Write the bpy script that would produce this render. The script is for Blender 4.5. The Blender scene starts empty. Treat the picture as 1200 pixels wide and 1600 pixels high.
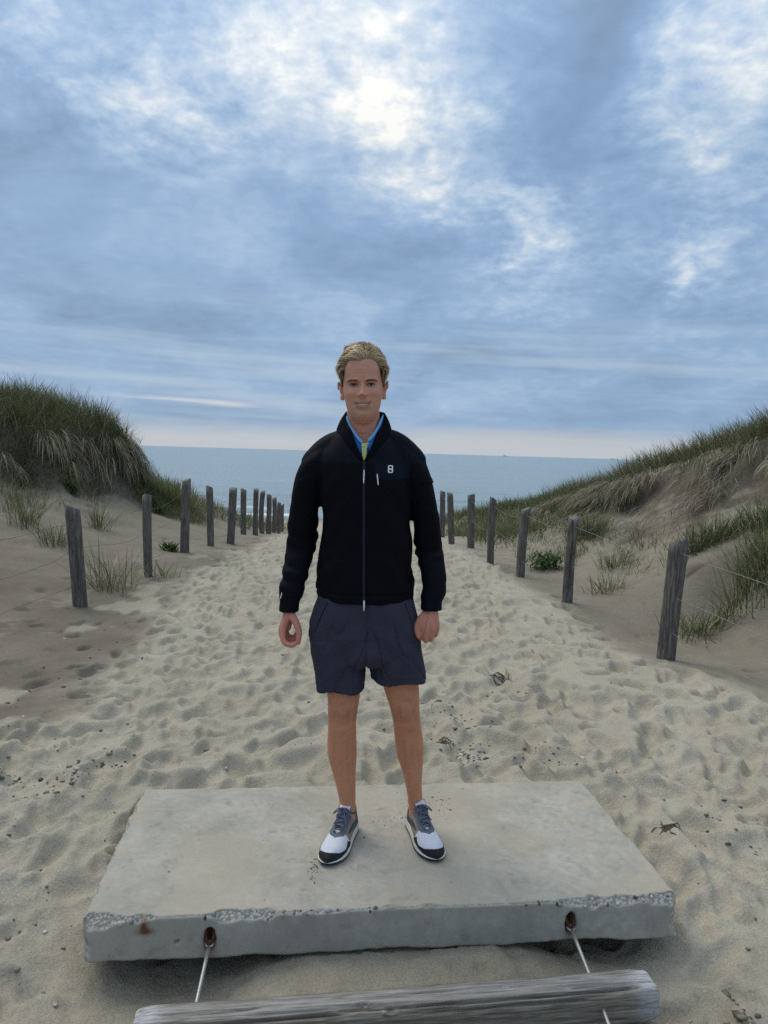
import bpy, bmesh, math, random
import numpy as np
from mathutils import Vector, Matrix

scene = bpy.context.scene
COL = scene.collection
R = math.radians

# ------------------------------------------------------------------ camera
cam_d = bpy.data.cameras.new("camera")
cam = bpy.data.objects.new("camera", cam_d)
COL.objects.link(cam)
cam_d.sensor_fit = 'VERTICAL'
cam_d.sensor_height = 36.0
cam_d.lens = 36.0 * 1170.0 / 1600.0
cam_d.clip_start = 0.05
cam_d.clip_end = 60000.0
cam.location = (0, 0, 1.47)
cam.matrix_world = (Matrix.Translation((0, 0, 1.47)) @ Matrix.Rotation(R(90 - 4.55), 4, 'X') @ Matrix.Rotation(R(1.64), 4, 'Z'))
scene.camera = cam

# ------------------------------------------------------------------ sky
SUN_EL, SUN_AZ = R(53), R(-46)          # azimuth from +Y (the sea), negative = towards the left
SKY_STRENGTH = 0.10
world = bpy.data.worlds.new("World")
scene.world = world
world.use_nodes = True


class NT:
    """tiny helper for building node trees"""
    def __init__(s, tree):
        s.t = tree
        s.t.nodes.clear()

    def n(s, typ, **kw):
        nd = s.t.nodes.new(typ)
        for k, v in kw.items():
            setattr(nd, k, v)
        return nd

    def link(s, a, b):
        s.t.links.new(a, b)

    def put(s, sock, v):
        if isinstance(v, bpy.types.NodeSocket):
            s.t.links.new(v, sock)
        else:
            if isinstance(v, (tuple, list)) and len(v) == 3 and sock.type == 'RGBA':
                v = (*v, 1)
            sock.default_value = v

    def math(s, op, a, b=None, c=None, clamp=False):
        nd = s.n('ShaderNodeMath', operation=op, use_clamp=clamp)
        s.put(nd.inputs[0], a)
        if b is not None:
            s.put(nd.inputs[1], b)
        if c is not None:
            s.put(nd.inputs[2], c)
        return nd.outputs[0]

    def vmath(s, op, a, b=None, out=0):
        nd = s.n('ShaderNodeVectorMath', operation=op)
        s.put(nd.inputs[0], a)
        if b is not None:
            s.put(nd.inputs[1], b)
        return nd.outputs[out]

    def scale(s, a, f):
        nd = s.n('ShaderNodeVectorMath', operation='SCALE')
        s.put(nd.inputs[0], a)
        s.put(nd.inputs['Scale'], f)
        return nd.outputs[0]

    def rng(s, v, a, b, c=0.0, d=1.0, smooth=True):
        nd = s.n('ShaderNodeMapRange', interpolation_type='SMOOTHSTEP' if smooth else 'LINEAR')
        s.put(nd.inputs[0], v)
        for i, x in enumerate((a, b, c, d)):
            s.put(nd.inputs[1 + i], x)
        return nd.outputs[0]

    def mix(s, f, a, b, mode='MIX'):
        nd = s.n('ShaderNodeMix', data_type='RGBA', blend_type=mode)
        s.put(nd.inputs[0], f)
        s.put(nd.inputs[6], a)
        s.put(nd.inputs[7], b)
        return nd.outputs[2]

    def noise(s, vec, scale, detail=4.0, rough=0.55, dist=0.0, out=0, dims='3D'):
        nd = s.n('ShaderNodeTexNoise', noise_dimensions=dims)
        if vec is not None:
            s.link(vec, nd.inputs['Vector'])
        nd.inputs['Scale'].default_value = scale
        nd.inputs['Detail'].default_value = detail
        nd.inputs['Roughness'].default_value = rough
        nd.inputs['Distortion'].default_value = dist
        return nd.outputs[out]

    def ramp(s, v, stops):
        nd = s.n('ShaderNodeValToRGB')
        el = nd.color_ramp.elements
        while len(el) < len(stops):
            el.new(0.5)
        for e, (p, c) in zip(el, stops):
            e.position = p
            e.color = (*c, 1) if len(c) == 3 else c
        s.put(nd.inputs[0], v)
        return nd.outputs[0]


def build_sky():
    w = NT(world.node_tree)
    k = 1.0 / SKY_STRENGTH
    out = w.n('ShaderNodeOutputWorld')
    bg = w.n('ShaderNodeBackground')
    bg.inputs['Strength'].default_value = SKY_STRENGTH
    w.link(bg.outputs[0], out.inputs[0])
    tc = w.n('ShaderNodeTexCoord')
    d = w.vmath('NORMALIZE', tc.outputs['Generated'])
    sep = w.n('ShaderNodeSeparateXYZ')
    w.link(d, sep.inputs[0])
    X, Y, Z = sep.outputs
    zc = w.math('MAXIMUM', Z, 0.0)
    den = w.math('ADD', zc, 0.26)
    comb = w.n('ShaderNodeCombineXYZ')
    w.link(w.math('DIVIDE', X, den), comb.inputs[0])
    w.link(w.math('DIVIDE', Y, den), comb.inputs[1])
    P = comb.outputs[0]
    warp = w.noise(P, 2.6, 2, 0.55, out=1, dims='2D')
    P2 = w.vmath('ADD', P, w.scale(w.vmath('SUBTRACT', warp, (0.5, 0.5, 0.5)), 0.28))
    big = w.noise(P2, 1.9, 3, 0.5, dims='2D')                 # broad cloud masses
    mid = w.noise(P2, 5.8, 5, 0.57, 0.0, dims='2D')           # torn edges
    fine = w.noise(P, 24.0, 3, 0.60, 0.0, dims='2D')
    # light coming through the sheet: thin places (+) and heavy masses (-), with ragged outlines
    dw = w.vmath('ADD', d, w.scale(w.vmath('SUBTRACT', warp, (0.5, 0.5, 0.5)), 0.16))
    dw = w.vmath('ADD', dw, w.scale(w.vmath('SUBTRACT', w.noise(P, 9.0, 2, 0.55, out=1, dims='2D'), (0.5, 0.5, 0.5)), 0.05))
    glow = w.math('MULTIPLY', w.rng(Z, 0.42, 0.75), 0.30)
    for (bx, by, bz), rad, wt in BLOBS:
        dist = w.vmath('DISTANCE', dw, (bx, by, bz), out=1)
        glow = w.math('MULTIPLY_ADD', w.rng(dist, rad, 0.0), wt, glow)
    dap = w.math('ADD', w.math('MULTIPLY', w.math('SUBTRACT', mid, 0.5), 0.95), w.math('MULTIPLY', w.math('SUBTRACT', fine, 0.5), 0.46))
    glow = w.math('MINIMUM', glow, 0.86)
    amp = w.rng(glow, -0.05, 0.50, 0.26, 0.95, smooth=False)
    v = w.math('ADD', w.math('MULTIPLY', w.math('SUBTRACT', big, 0.5), 0.75), w.math('MULTIPLY', dap, amp))
    v = w.math('ADD', v, w.math('MULTIPLY_ADD', glow, 0.53, 0.36))
    col = w.ramp(v, [(0.05, (0.175, 0.250, 0.375)), (0.24, (0.215, 0.335, 0.515)), (0.42, (0.275, 0.415, 0.620)), (0.58, (0.385, 0.520, 0.700)), (0.74, (0.54, 0.645, 0.765)), (0.90, (0.77, 0.815, 0.845)), (1.05 / 1.05, (0.96, 0.96, 0.91))])
    # the sheet gets lighter towards the zenith as overcast skies do
    col = w.mix(w.rng(Z, 0.40, 0.95, 0.0, 0.75), col, (0.50, 0.54, 0.56))
    lift = w.rng(Z, 0.36, 1.0, 1.0, 1.7, smooth=False)
    col = w.scale(col, lift)
    # haze near the horizon: long flat streaks and a pale band
    cs = w.n('ShaderNodeCombineXYZ')
    az = w.math('ARCTAN2', X, Y)
    w.link(w.math('MULTIPLY', az, 2.2), cs.inputs[0])
    w.link(w.math('MULTIPLY', w.math('ADD', Z, w.math('MULTIPLY', az, 0.025)), 46.0), cs.inputs[1])
    st = w.noise(cs.outputs[0], 1.0, 3, 0.5, 0.0, dims='2D')
    low = w.rng(Z, 0.13, 0.0)
    col = w.mix(w.math('MULTIPLY', low, 0.55), col, (0.255, 0.395, 0.60))
    stf = w.math('MULTIPLY', w.rng(st, 0.44, 0.78), w.rng(Z, 0.26, 0.08))
    col = w.mix(w.math('MULTIPLY', stf, 0.60), col, (0.46, 0.56, 0.67))
    pale = w.rng(w.math('ADD', Z, w.math('MULTIPLY', w.math('SUBTRACT', st, 0.5), 0.03)), 0.042, 0.010)
    col = w.mix(w.math('MULTIPLY', pale, 0.85), col, (0.56, 0.585, 0.605))
    # one bright slit low on the left
    sl = w.math('SUBTRACT', Z, w.math('ADD', 0.0585, w.math('MULTIPLY', w.math('ADD', az, 0.27), -0.03)))
    slit = w.math('MULTIPLY', w.rng(w.math('ABSOLUTE', sl), 0.006, 0.0008), w.math('MULTIPLY', w.rng(w.math('ABSOLUTE', w.math('ADD', az, 0.29)), 0.14, 0.06), w.rng(st, 0.30, 0.62)))
    col = w.mix(w.math('MULTIPLY', slit, 0.7), col, (0.86, 0.80, 0.76))
    sky = w.n('ShaderNodeTexSky', sky_type='NISHITA')
    sky.sun_disc = False
    sky.sun_elevation = SUN_EL
    sky.sun_rotation = SUN_AZ
    sky.air_density = 1.0
    sky.dust_density = 2.0
    col = w.scale(col, k)
    # clear sky shows faintly through the sheet
    final = w.mix(0.10, col, sky.outputs[0])
    w.link(final, bg.inputs['Color'])


# directions of the thin, bright places of the cloud sheet (unit vectors), radius, weight
BLOBS = [
    ((-0.101, 0.876, 0.472), 0.32, 0.44),
    ((-0.014, 0.915, 0.403), 0.19, 0.34),
    ((0.081, 0.934, 0.347), 0.16, 0.3),
    ((0.164, 0.949, 0.270), 0.15, 0.33),
    ((0.323, 0.842, 0.432), 0.25, 0.64),
    ((-0.266, 0.877, 0.400), 0.18, 0.32),
    ((-0.379, 0.826, 0.418), 0.17, 0.28),
    ((0.343, 0.913, 0.221), 0.11, 0.25),
    ((0.394, 0.882, 0.258), 0.14, 0.2),
    ((0.218, 0.923, 0.317), 0.22, 0.12),
    ((-0.156, 0.863, 0.480), 0.15, 0.35),
    ((-0.048, 0.890, 0.453), 0.11, 0.32),
    ((-0.022, 0.904, 0.426), 0.11, 0.22),
    ((0.059, 0.944, 0.323), 0.07, 0.32),
    ((0.017, 0.924, 0.382), 0.09, 0.28),
    ((0.146, 0.943, 0.299), 0.07, 0.25),
    ((0.172, 0.948, 0.266), 0.08, 0.38),
    ((0.309, 0.857, 0.413), 0.11, 0.32),
    ((0.336, 0.827, 0.451), 0.15, 0.42),
    ((-0.335, 0.862, 0.380), 0.07, 0.32),
    ((-0.243, 0.885, 0.397), 0.08, 0.38),
    ((0.342, 0.915, 0.213), 0.05, 0.45),
    ((0.145, 0.861, 0.488), 0.08, 0.32),
    ((-0.390, 0.807, 0.443), 0.12, 0.3),
    ((0.203, 0.883, 0.422), 0.17, -0.28),
    ((-0.340, 0.846, 0.410), 0.09, -0.22),
    ((-0.043, 0.943, 0.331), 0.15, -0.2),
    ((0.226, 0.848, 0.479), 0.13, -0.28),
    ((-0.241, 0.924, 0.297), 0.24, -0.1),
    ((0.285, 0.897, 0.338), 0.18, -0.15),
    ((-0.174, 0.887, 0.428), 0.08, -0.15),
    ((0.059, 0.899, 0.433), 0.1, -0.12),
]
build_sky()

# ------------------------------------------------------------------ sun (behind the cloud sheet: very soft)
sun_d = bpy.data.lights.new("sun", 'SUN')
sun_d.energy = 1.5
sun_d.angle = R(34)
sun_d.color = (1.0, 0.91, 0.77)
sun = bpy.data.objects.new("sun", sun_d)
COL.objects.link(sun)
sd = Vector((math.cos(SUN_EL) * math.sin(SUN_AZ), math.cos(SUN_EL) * math.cos(SUN_AZ), math.sin(SUN_EL)))
sun.rotation_euler = sd.to_track_quat('Z', 'Y').to_euler()
sun.location = sd * 30

vs = scene.view_settings
scene.display_settings.display_device = 'sRGB'
vs.view_transform = 'Standard'
vs.look = 'None'
vs.exposure = 0.07
vs.gamma = 1.0
vs.use_curve_mapping = False
scene.cycles.max_bounces = 6
scene.cycles.diffuse_bounces = 3
scene.cycles.use_denoising = False
scene.cycles.use_adaptive_sampling = True
scene.cycles.adaptive_threshold = 0.008
scene.cycles.adaptive_min_samples = 10

# ------------------------------------------------------------------ helpers
rng = np.random.default_rng(7)


def _hash(ix, iy, iz, seed):
    h = (ix.astype(np.int64) * 374761393 + iy.astype(np.int64) * 668265263 + iz.astype(np.int64) * 2147483647 + seed * 974711) & 0xffffffff
    h = ((h ^ (h >> 13)) * 1274126177) & 0xffffffff
    h = (h ^ (h >> 16)) & 0xffffff
    return h / float(0xffffff)


def vnoise(x, y, z=None, seed=0):
    """value noise in -1..1"""
    x = np.asarray(x, float)
    y = np.asarray(y, float)
    z = np.zeros_like(x) if z is None else np.asarray(z, float)
    ix, iy, iz = np.floor(x), np.floor(y), np.floor(z)
    fx, fy, fz = x - ix, y - iy, z - iz
    q = lambda t: t * t * t * (t * (t * 6 - 15) + 10)
    ux, uy, uz = q(fx), q(fy), q(fz)
    v = 0
    flat = not np.any(fz)
    for dz in ((0,) if flat else (0, 1)):
        for dy in (0, 1):
            for dx in (0, 1):
                w = (ux if dx else 1 - ux) * (uy if dy else 1 - uy) * (1 if flat else (uz if dz else 1 - uz))
                v = v + w * _hash(ix + dx, iy + dy, iz + dz, seed)
    return v * 2 - 1


def fbm(x, y, z=None, oct=4, seed=0, gain=0.5):
    a, f, s, tot = 1.0, 1.0, 0.0, 0.0
    for i in range(oct):
        s = s + a * vnoise(np.asarray(x) * f + 17.3 * i, np.asarray(y) * f - 9.1 * i, None if z is None else np.asarray(z) * f + 3.7 * i, seed + i)
        tot += a
        a *= gain
        f *= 2.03
    return s / tot


def sstep(a, b, x):
    t = np.clip((np.asarray(x, float) - a) / (b - a), 0, 1)
    return t * t * (3 - 2 * t)


def mesh_np(name, V, faces, smooth=True):
    """mesh from arrays; faces: list of (n, k) int arrays"""
    me = bpy.data.meshes.new(name)
    V = np.ascontiguousarray(V, dtype=np.float32)
    if not isinstance(faces, (list, tuple)):
        faces = [faces]
    faces = [np.asarray(f, dtype=np.int32) for f in faces if len(f)]
    me.vertices.add(len(V))
    me.vertices.foreach_set('co', V.ravel())
    loops = np.concatenate([f.ravel() for f in faces])
    cnt = np.concatenate([np.full(len(f), f.shape[1], dtype=np.int32) for f in faces])
    start = np.concatenate([[0], np.cumsum(cnt)[:-1]]).astype(np.int32)
    me.loops.add(len(loops))
    me.loops.foreach_set('vertex_index', loops)
    me.polygons.add(len(cnt))
    me.polygons.foreach_set('loop_start', start)
    me.polygons.foreach_set('loop_total', cnt)
    me.update(calc_edges=True)
    me.validate()
    if smooth:
        me.polygons.foreach_set('use_smooth', np.ones(len(me.polygons), dtype=bool))
    return me


def attr(me, name, vals):
    a = me.attributes.new(name, 'FLOAT', 'POINT')
    a.data.foreach_set('value', np.ascontiguousarray(vals, dtype=np.float32))


def attr_col(me, name, cols):
    a = me.attributes.new(name, 'FLOAT_COLOR', 'POINT')
    c = np.ones((len(me.vertices), 4), dtype=np.float32)
    c[:, :3] = cols
    a.data.foreach_set('color', c.ravel())


def link(name, me, mat=None, parent=None, label=None, cat=None, group=None, kind=None):
    o = bpy.data.objects.new(name, me)
    COL.objects.link(o)
    if me is not None and mat is not None and not me.materials:
        for m in (mat if isinstance(mat, (list, tuple)) else [mat]):
            me.materials.append(m)
    if parent is not None:
        o.parent = parent
    return tag(o, label, cat, group, kind)


def tag(o, label=None, cat=None, group=None, kind=None):
    if label:
        o['label'] = label
    if cat:
        o['category'] = cat
    if group:
        o['group'] = group
    if kind:
        o['kind'] = kind
    return o


def empty(name, loc, rz=0.0, label=None, cat=None, group=None):
    o = bpy.data.objects.new(name, None)
    COL.objects.link(o)
    o.location = loc
    o.rotation_euler = (0, 0, rz)
    o.empty_display_size = 0.1
    return tag(o, label, cat, group)


def tube_np(pts, radii, seg=8, cap=True, ring=None):
    """swept tube. radii: per point scalar or (rx, ry). returns V, faces"""
    pts = np.asarray(pts, float)
    n = len(pts)
    radii = np.asarray(radii, float)
    if radii.ndim == 0:
        radii = np.full(n, float(radii))
    if radii.ndim == 1:
        radii = np.stack([radii, radii], 1)
    tan = np.gradient(pts, axis=0)
    tan /= np.linalg.norm(tan, axis=1)[:, None] + 1e-12
    up = np.array([0, 0, 1.0]) if abs(tan[0, 2]) < 0.9 else np.array([0, 1.0, 0])
    V = []
    a = np.linspace(0, 2 * math.pi, seg, endpoint=False)
    s = np.cross(tan[0], up)
    s /= np.linalg.norm(s)
    for i in range(n):
        s = s - tan[i] * (s @ tan[i])
        s /= np.linalg.norm(s)
        u = np.cross(s, tan[i])
        V.append(pts[i] + np.outer(np.cos(a) * radii[i, 0], s) + np.outer(np.sin(a) * radii[i, 1], u))
    V = np.concatenate(V)
    F = []
    for i in range(n - 1):
        for j in range(seg):
            k = (j + 1) % seg
            F.append((i * seg + j, i * seg + k, (i + 1) * seg + k, (i + 1) * seg + j))
    faces = [np.array(F)]
    if cap:
        c0, c1 = len(V), len(V) + 1
        V = np.concatenate([V, pts[:1], pts[-1:]])
        T = [(c0, (j + 1) % seg, j) for j in range(seg)] + [(c1, (n - 1) * seg + j, (n - 1) * seg + (j + 1) % seg) for j in range(seg)]
        faces.append(np.array(T))
    return V, faces


def join_np(parts):
    V, Q, T, o = [], [], [], 0
    for v, fs in parts:
        V.append(v)
        for f in (fs if isinstance(fs, (list, tuple)) else [fs]):
            f = np.asarray(f)
            (Q if f.shape[1] == 4 else T).append(f + o)
        o += len(v)
    out = []
    if Q:
        out.append(np.concatenate(Q))
    if T:
        out.append(np.concatenate(T))
    return np.concatenate(V), out


def grid_faces(nx, ny):
    i = np.arange(nx * ny).reshape(ny, nx)
    return np.stack([i[:-1, :-1].ravel(), i[:-1, 1:].ravel(), i[1:, 1:].ravel(), i[1:, :-1].ravel()], 1)


def new_mat(name):
    m = bpy.data.materials.new(name)
    m.use_nodes = True
    w = NT(m.node_tree)
    out = w.n('ShaderNodeOutputMaterial')
    b = w.n('ShaderNodeBsdfPrincipled')
    w.link(b.outputs[0], out.inputs[0])
    b.inputs['Specular IOR Level'].default_value = 0.3
    return m, w, b


def bump(w, b, h, strength=0.3, dist=0.01):
    nd = w.n('ShaderNodeBump')
    nd.inputs['Strength'].default_value = strength
    nd.inputs['Distance'].default_value = dist
    w.put(nd.inputs['Height'], h)
    w.link(nd.outputs[0], b.inputs['Normal'])


def simple_mat(name, col, rough=0.7, var=0.15, scale=30.0, bstr=0.15, bdist=0.004, spec=0.3, metal=0.0, sheen=0.0):
    m, w, b = new_mat(name)
    tc = w.n('ShaderNodeTexCoord')
    n = w.noise(tc.outputs['Object'], scale, 5, 0.6)
    c = np.array(col)
    w.link(w.mix(n, tuple(c * (1 - var)), tuple(np.clip(c * (1 + var), 0, 1))), b.inputs['Base Color'])
    b.inputs['Roughness'].default_value = rough
    b.inputs['Specular IOR Level'].default_value = spec
    b.inputs['Metallic'].default_value = metal
    if sheen:
        b.inputs['Sheen Weight'].default_value = sheen
    if bstr:
        bump(w, b, n, bstr, bdist)
    return m


# ------------------------------------------------------------------ terrain
# surveyed heights (x, y, z): path, banks, dunes, beach
TERRAIN = [
    (0, -5, -0.27), (0, 1.2, -0.23), (-0.2, 1.7, -0.2), (0.1, 2.29, -0.13), (0.1, 2.08, -0.17), (0.45, 2.31, -0.138),
    (-0.2, 2.25, -0.138), (-0.55, 2.12, -0.225), (-0.55, 2.35, -0.26), (-0.85, 2.2, -0.22), (-0.8, 2, -0.2), (0.85, 2.35, -0.225),
    (0.8, 2.2, -0.215), (0.95, 2.05, -0.2), (0.85, 2.5, -0.26), (0.1, 2.45, -0.16), (-0.55, 2.6, -0.26), (0.8, 2.7, -0.26),
    (0.1, 2.8, -0.17), (-1.03, 2.22, -0.15), (-1.08, 2.7, -0.07), (-1.12, 3.1, -0.02), (1.16, 2.46, -0.15), (1.1, 2.8, -0.08),
    (1.06, 3.3, -0.025), (-1.3, 1.6, -0.17), (1.3, 1.7, -0.19), (1.4, 2.4, -0.12), (-1.6, 2.3, -0.1), (-2.2, 3, -0),
    (-3, 2, 0.08), (-3, 4.5, 0.12), (-1.5, 3.4, -0.02), (1.6, 3.2, -0.05), (2.4, 2.6, -0.03), (-0.9, 3.25, -0.005),
    (0, 3.36, -0.005), (0.9, 3.48, -0.005), (-1, 3.8, 0), (1, 3.8, 0), (-1.5, 5, 0), (-1.5, 7.5, 0),
    (-1.5, 10, 0), (-1.5, 12.3, -0.03), (-1.5, 14.5, -0.2), (-1.5, 18, -0.58), (-1.5, 23, -1.05), (-1.5, 30, -1.8),
    (-1.5, 40, -2.5), (-1.5, 50, -3), (-1.5, 60, -3.7), (-1.5, 75, -4.8), (-0.3, 5, 0), (-0.3, 7.5, 0),
    (-0.3, 10, 0), (-0.3, 12.3, -0.03), (-0.3, 14.5, -0.2), (-0.3, 18, -0.58), (-0.3, 23, -1.05), (-0.3, 30, -1.8),
    (-0.3, 40, -2.5), (-0.3, 50, -3), (-0.3, 60, -3.7), (-0.3, 75, -4.8), (1, 5, 0), (1, 7.5, 0),
    (1, 10, 0), (1, 12.3, -0.03), (1, 14.5, -0.2), (1, 18, -0.58), (1, 23, -1.05), (1, 30, -1.8),
    (1, 40, -2.5), (1, 50, -3), (1, 60, -3.7), (1, 75, -4.8), (-2.67, 6.54, 0.02), (-2.56, 8.11, 0.03),
    (-2.5, 9.6, 0.08), (-2.56, 11.1, 0), (-2.43, 11.9, -0.06), (-2.6, 14.1, -0.18), (-2.47, 14.8, -0.23), (-2.51, 15.8, -0.33),
    (-2.6, 17.2, -0.5), (-2.75, 19, -0.7), (-2.95, 21, -0.88), (-3.14, 23, -1.08), (2.12, 5.45, 0), (1.89, 7.53, 0),
    (1.76, 9.4, -0.04), (1.42, 9.8, 0.04), (1.45, 12.3, -0.04), (1.18, 12.8, -0.05), (1.12, 14.3, -0.12), (-4, 4, 0.25),
    (-3.4, 6, 0.12), (-4.2, 7, 0.3), (-5.5, 8, 0.55), (-4, 9.5, 0.3), (-5.2, 10, 0.6), (-3.3, 11, 0.15),
    (-3.8, 12.3, 0.35), (-3.2, 13.5, 0.05), (-3.3, 15, -0.05), (-7, 8.5, 0.8), (-6.6, 10.6, 0.85), (-5.6, 11.4, 0.85),
    (-5, 12.4, 0.8), (-4.5, 13.3, 0.7), (-7, 14.3, 1.75), (-9, 13, 2.2), (-6, 16, 1.2), (-5, 18, 0.5),
    (-4.5, 17, 0.2), (-4, 20, -0.6), (-6, 22, 0.1), (-10, 20, 1.6), (-10, 28, -0.7), (-20, 20, 2.2),
    (-20, 35, -1.5), (-20, 45, -2.8), (-12, 10, 2.4), (-20, 5, 3), (-12, 3, 2), (-8, 5, 1.1),
    (-5, 2, 0.4), (3, 6.3, -0.08), (3.4, 5.8, -0.05), (2.65, 5.6, -0.05), (3.3, 7, 0.02), (2.6, 8.5, 0.02),
    (2.3, 10, 0.03), (3, 9.5, 0.2), (2.2, 12, 0), (2.8, 12, 0.2), (2, 15, -0.15), (2.5, 17, -0.25),
    (2.35, 4.9, 0.03), (2.6, 4.4, 0.02), (2.1, 4, 0), (3.2, 4.6, -0.02), (5.5, 13, 1.35), (6, 16, 1),
    (5, 18, 0.4), (4, 20, -0.2), (3, 22, -0.7), (8, 20, 0.8), (12, 15, 2), (20, 20, 2.2),
    (20, 35, -1.5), (20, 45, -2.8), (10, 30, -1.5), (12, 5, 3), (20, 0, 3), (6, 4, 0.8),
    (5, 2, 0.4), (8, 0, 1.5), (-8, 0, 1.2), (6.6, 8.4, 1.5), (8, 9, 2.3), (6.5, 10.5, 2),
    (0, -15, -0.3), (0, -60, 0), (30, -40, 3), (-30, -40, 3), (100, 20, 3), (-100, 20, 3),
    (100, 45, -2.8), (-100, 45, -2.8), (100, 60, -3.7), (-100, 60, -3.7), (250, 20, 3), (-250, 20, 3),
    (250, -100, 3), (-250, -100, 3), (250, 60, -3.7), (-250, 60, -3.7), (-5.481, 11.85, 1.544), (-5.368, 11.6, 1.168),
    (-5.228, 12.45, 1.542), (-5.125, 12.2, 1.146), (-4.887, 13.1, 1.519), (-4.794, 12.85, 1.015), (-5.829, 11.35, 1.563), (-5.705, 11.1, 1.221),
    (-6.321, 11.2, 1.783), (-6.006, 11.7, 1.843), (-5.64, 12.2, 1.815), (-5.373, 12.8, 1.826), (-4.998, 13.4, 1.815), (-4.842, 13.7, 1.622),
    (-4.675, 13.9, 1.206), (-4.524, 14.1, 0.678), (-4.354, 14.5, 0.515), (-3.998, 14.8, 0.241), (-3.648, 15.2, -0.054), (5.066, 10, 1.843),
    (4.869, 11.5, 1.559), (4.413, 13, 1.286), (4.198, 14.5, 0.909), (3.966, 15.5, 0.696), (3.525, 16.5, 0.443), (2.848, 17.5, 0.174),
    (2.065, 18.5, -0.054), (1.553, 20, -0.37), (4.849, 9.55, 1.665), (4.743, 9.3, 1.36), (4.643, 10.95, 1.444), (4.54, 10.65, 1.063),
    (4.166, 12.25, 1.161), (4.068, 11.9, 0.783), (5.042, 8.9, 1.742), (4.894, 8.6, 1.441), (4.479, 8.75, 1.127), (4.171, 9.75, 0.856),
    (3.694, 10.75, 0.517), (3.536, 12.5, 0.523), (3.362, 14, 0.356), (4.016, 7.8, 0.83), (3.702, 8.6, 0.573), (3.315, 9.6, 0.321),
    (3.471, 6.8, 0.499), (3.245, 7.5, 0.415),
]
TP = np.array(TERRAIN, float)


def _rbf_fit():
    d = np.sqrt(((TP[:, None, :2] - TP[None, :, :2]) ** 2).sum(-1) + 0.15 ** 2)
    n = len(TP)
    A = np.zeros((n + 3, n + 3))
    A[:n, :n] = d
    A[:n, n] = A[n, :n] = 1
    A[:n, n + 1:] = TP[:, :2]
    A[n + 1:, :n] = TP[:, :2].T
    return np.linalg.solve(A + 1e-9 * np.eye(n + 3), np.concatenate([TP[:, 2], [0, 0, 0]]))


RBF_W = _rbf_fit()


def base_height(x, y):
    x = np.asarray(x, float)
    y = np.asarray(y, float)
    s = RBF_W[-3] + RBF_W[-2] * x + RBF_W[-1] * y
    t = np.empty_like(s)
    u = np.empty_like(s)
    for (px, py, _), w in zip(TP, RBF_W[:-3]):
        np.subtract(x, px, out=t)
        np.multiply(t, t, out=t)
        np.subtract(y, py, out=u)
        np.multiply(u, u, out=u)
        t += u
        t += 0.0225
        np.sqrt(t, out=t)
        t *= w
        s += t
    return s


def path_mask(x, y):
    n = 0.18 * fbm(x * 1.3, y * 1.3, oct=3, seed=5)
    xl = np.interp(y, [0, 3.0, 3.6, 3.9, 4.9, 6.2, 8.5, 11.5, 16, 24, 34], [-3.2, -2.6, -1.95, -1.7, -1.76, -1.97, -2.17, -2.0, -2.3, -2.6, -9])
    xr = np.interp(y, [0, 4.4, 5.4, 7.5, 9.5, 12.5, 15, 24, 34], [4.0, 2.5, 2.12, 1.9, 1.6, 1.35, 1.2, 1.4, 9])
    return sstep(-0.22, 0.24, x - xl + n * 1.5), sstep(-0.10, 0.3, xr - x + n * 0.7)


def scarp_noise(x, y, z0):
    return z0


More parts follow.
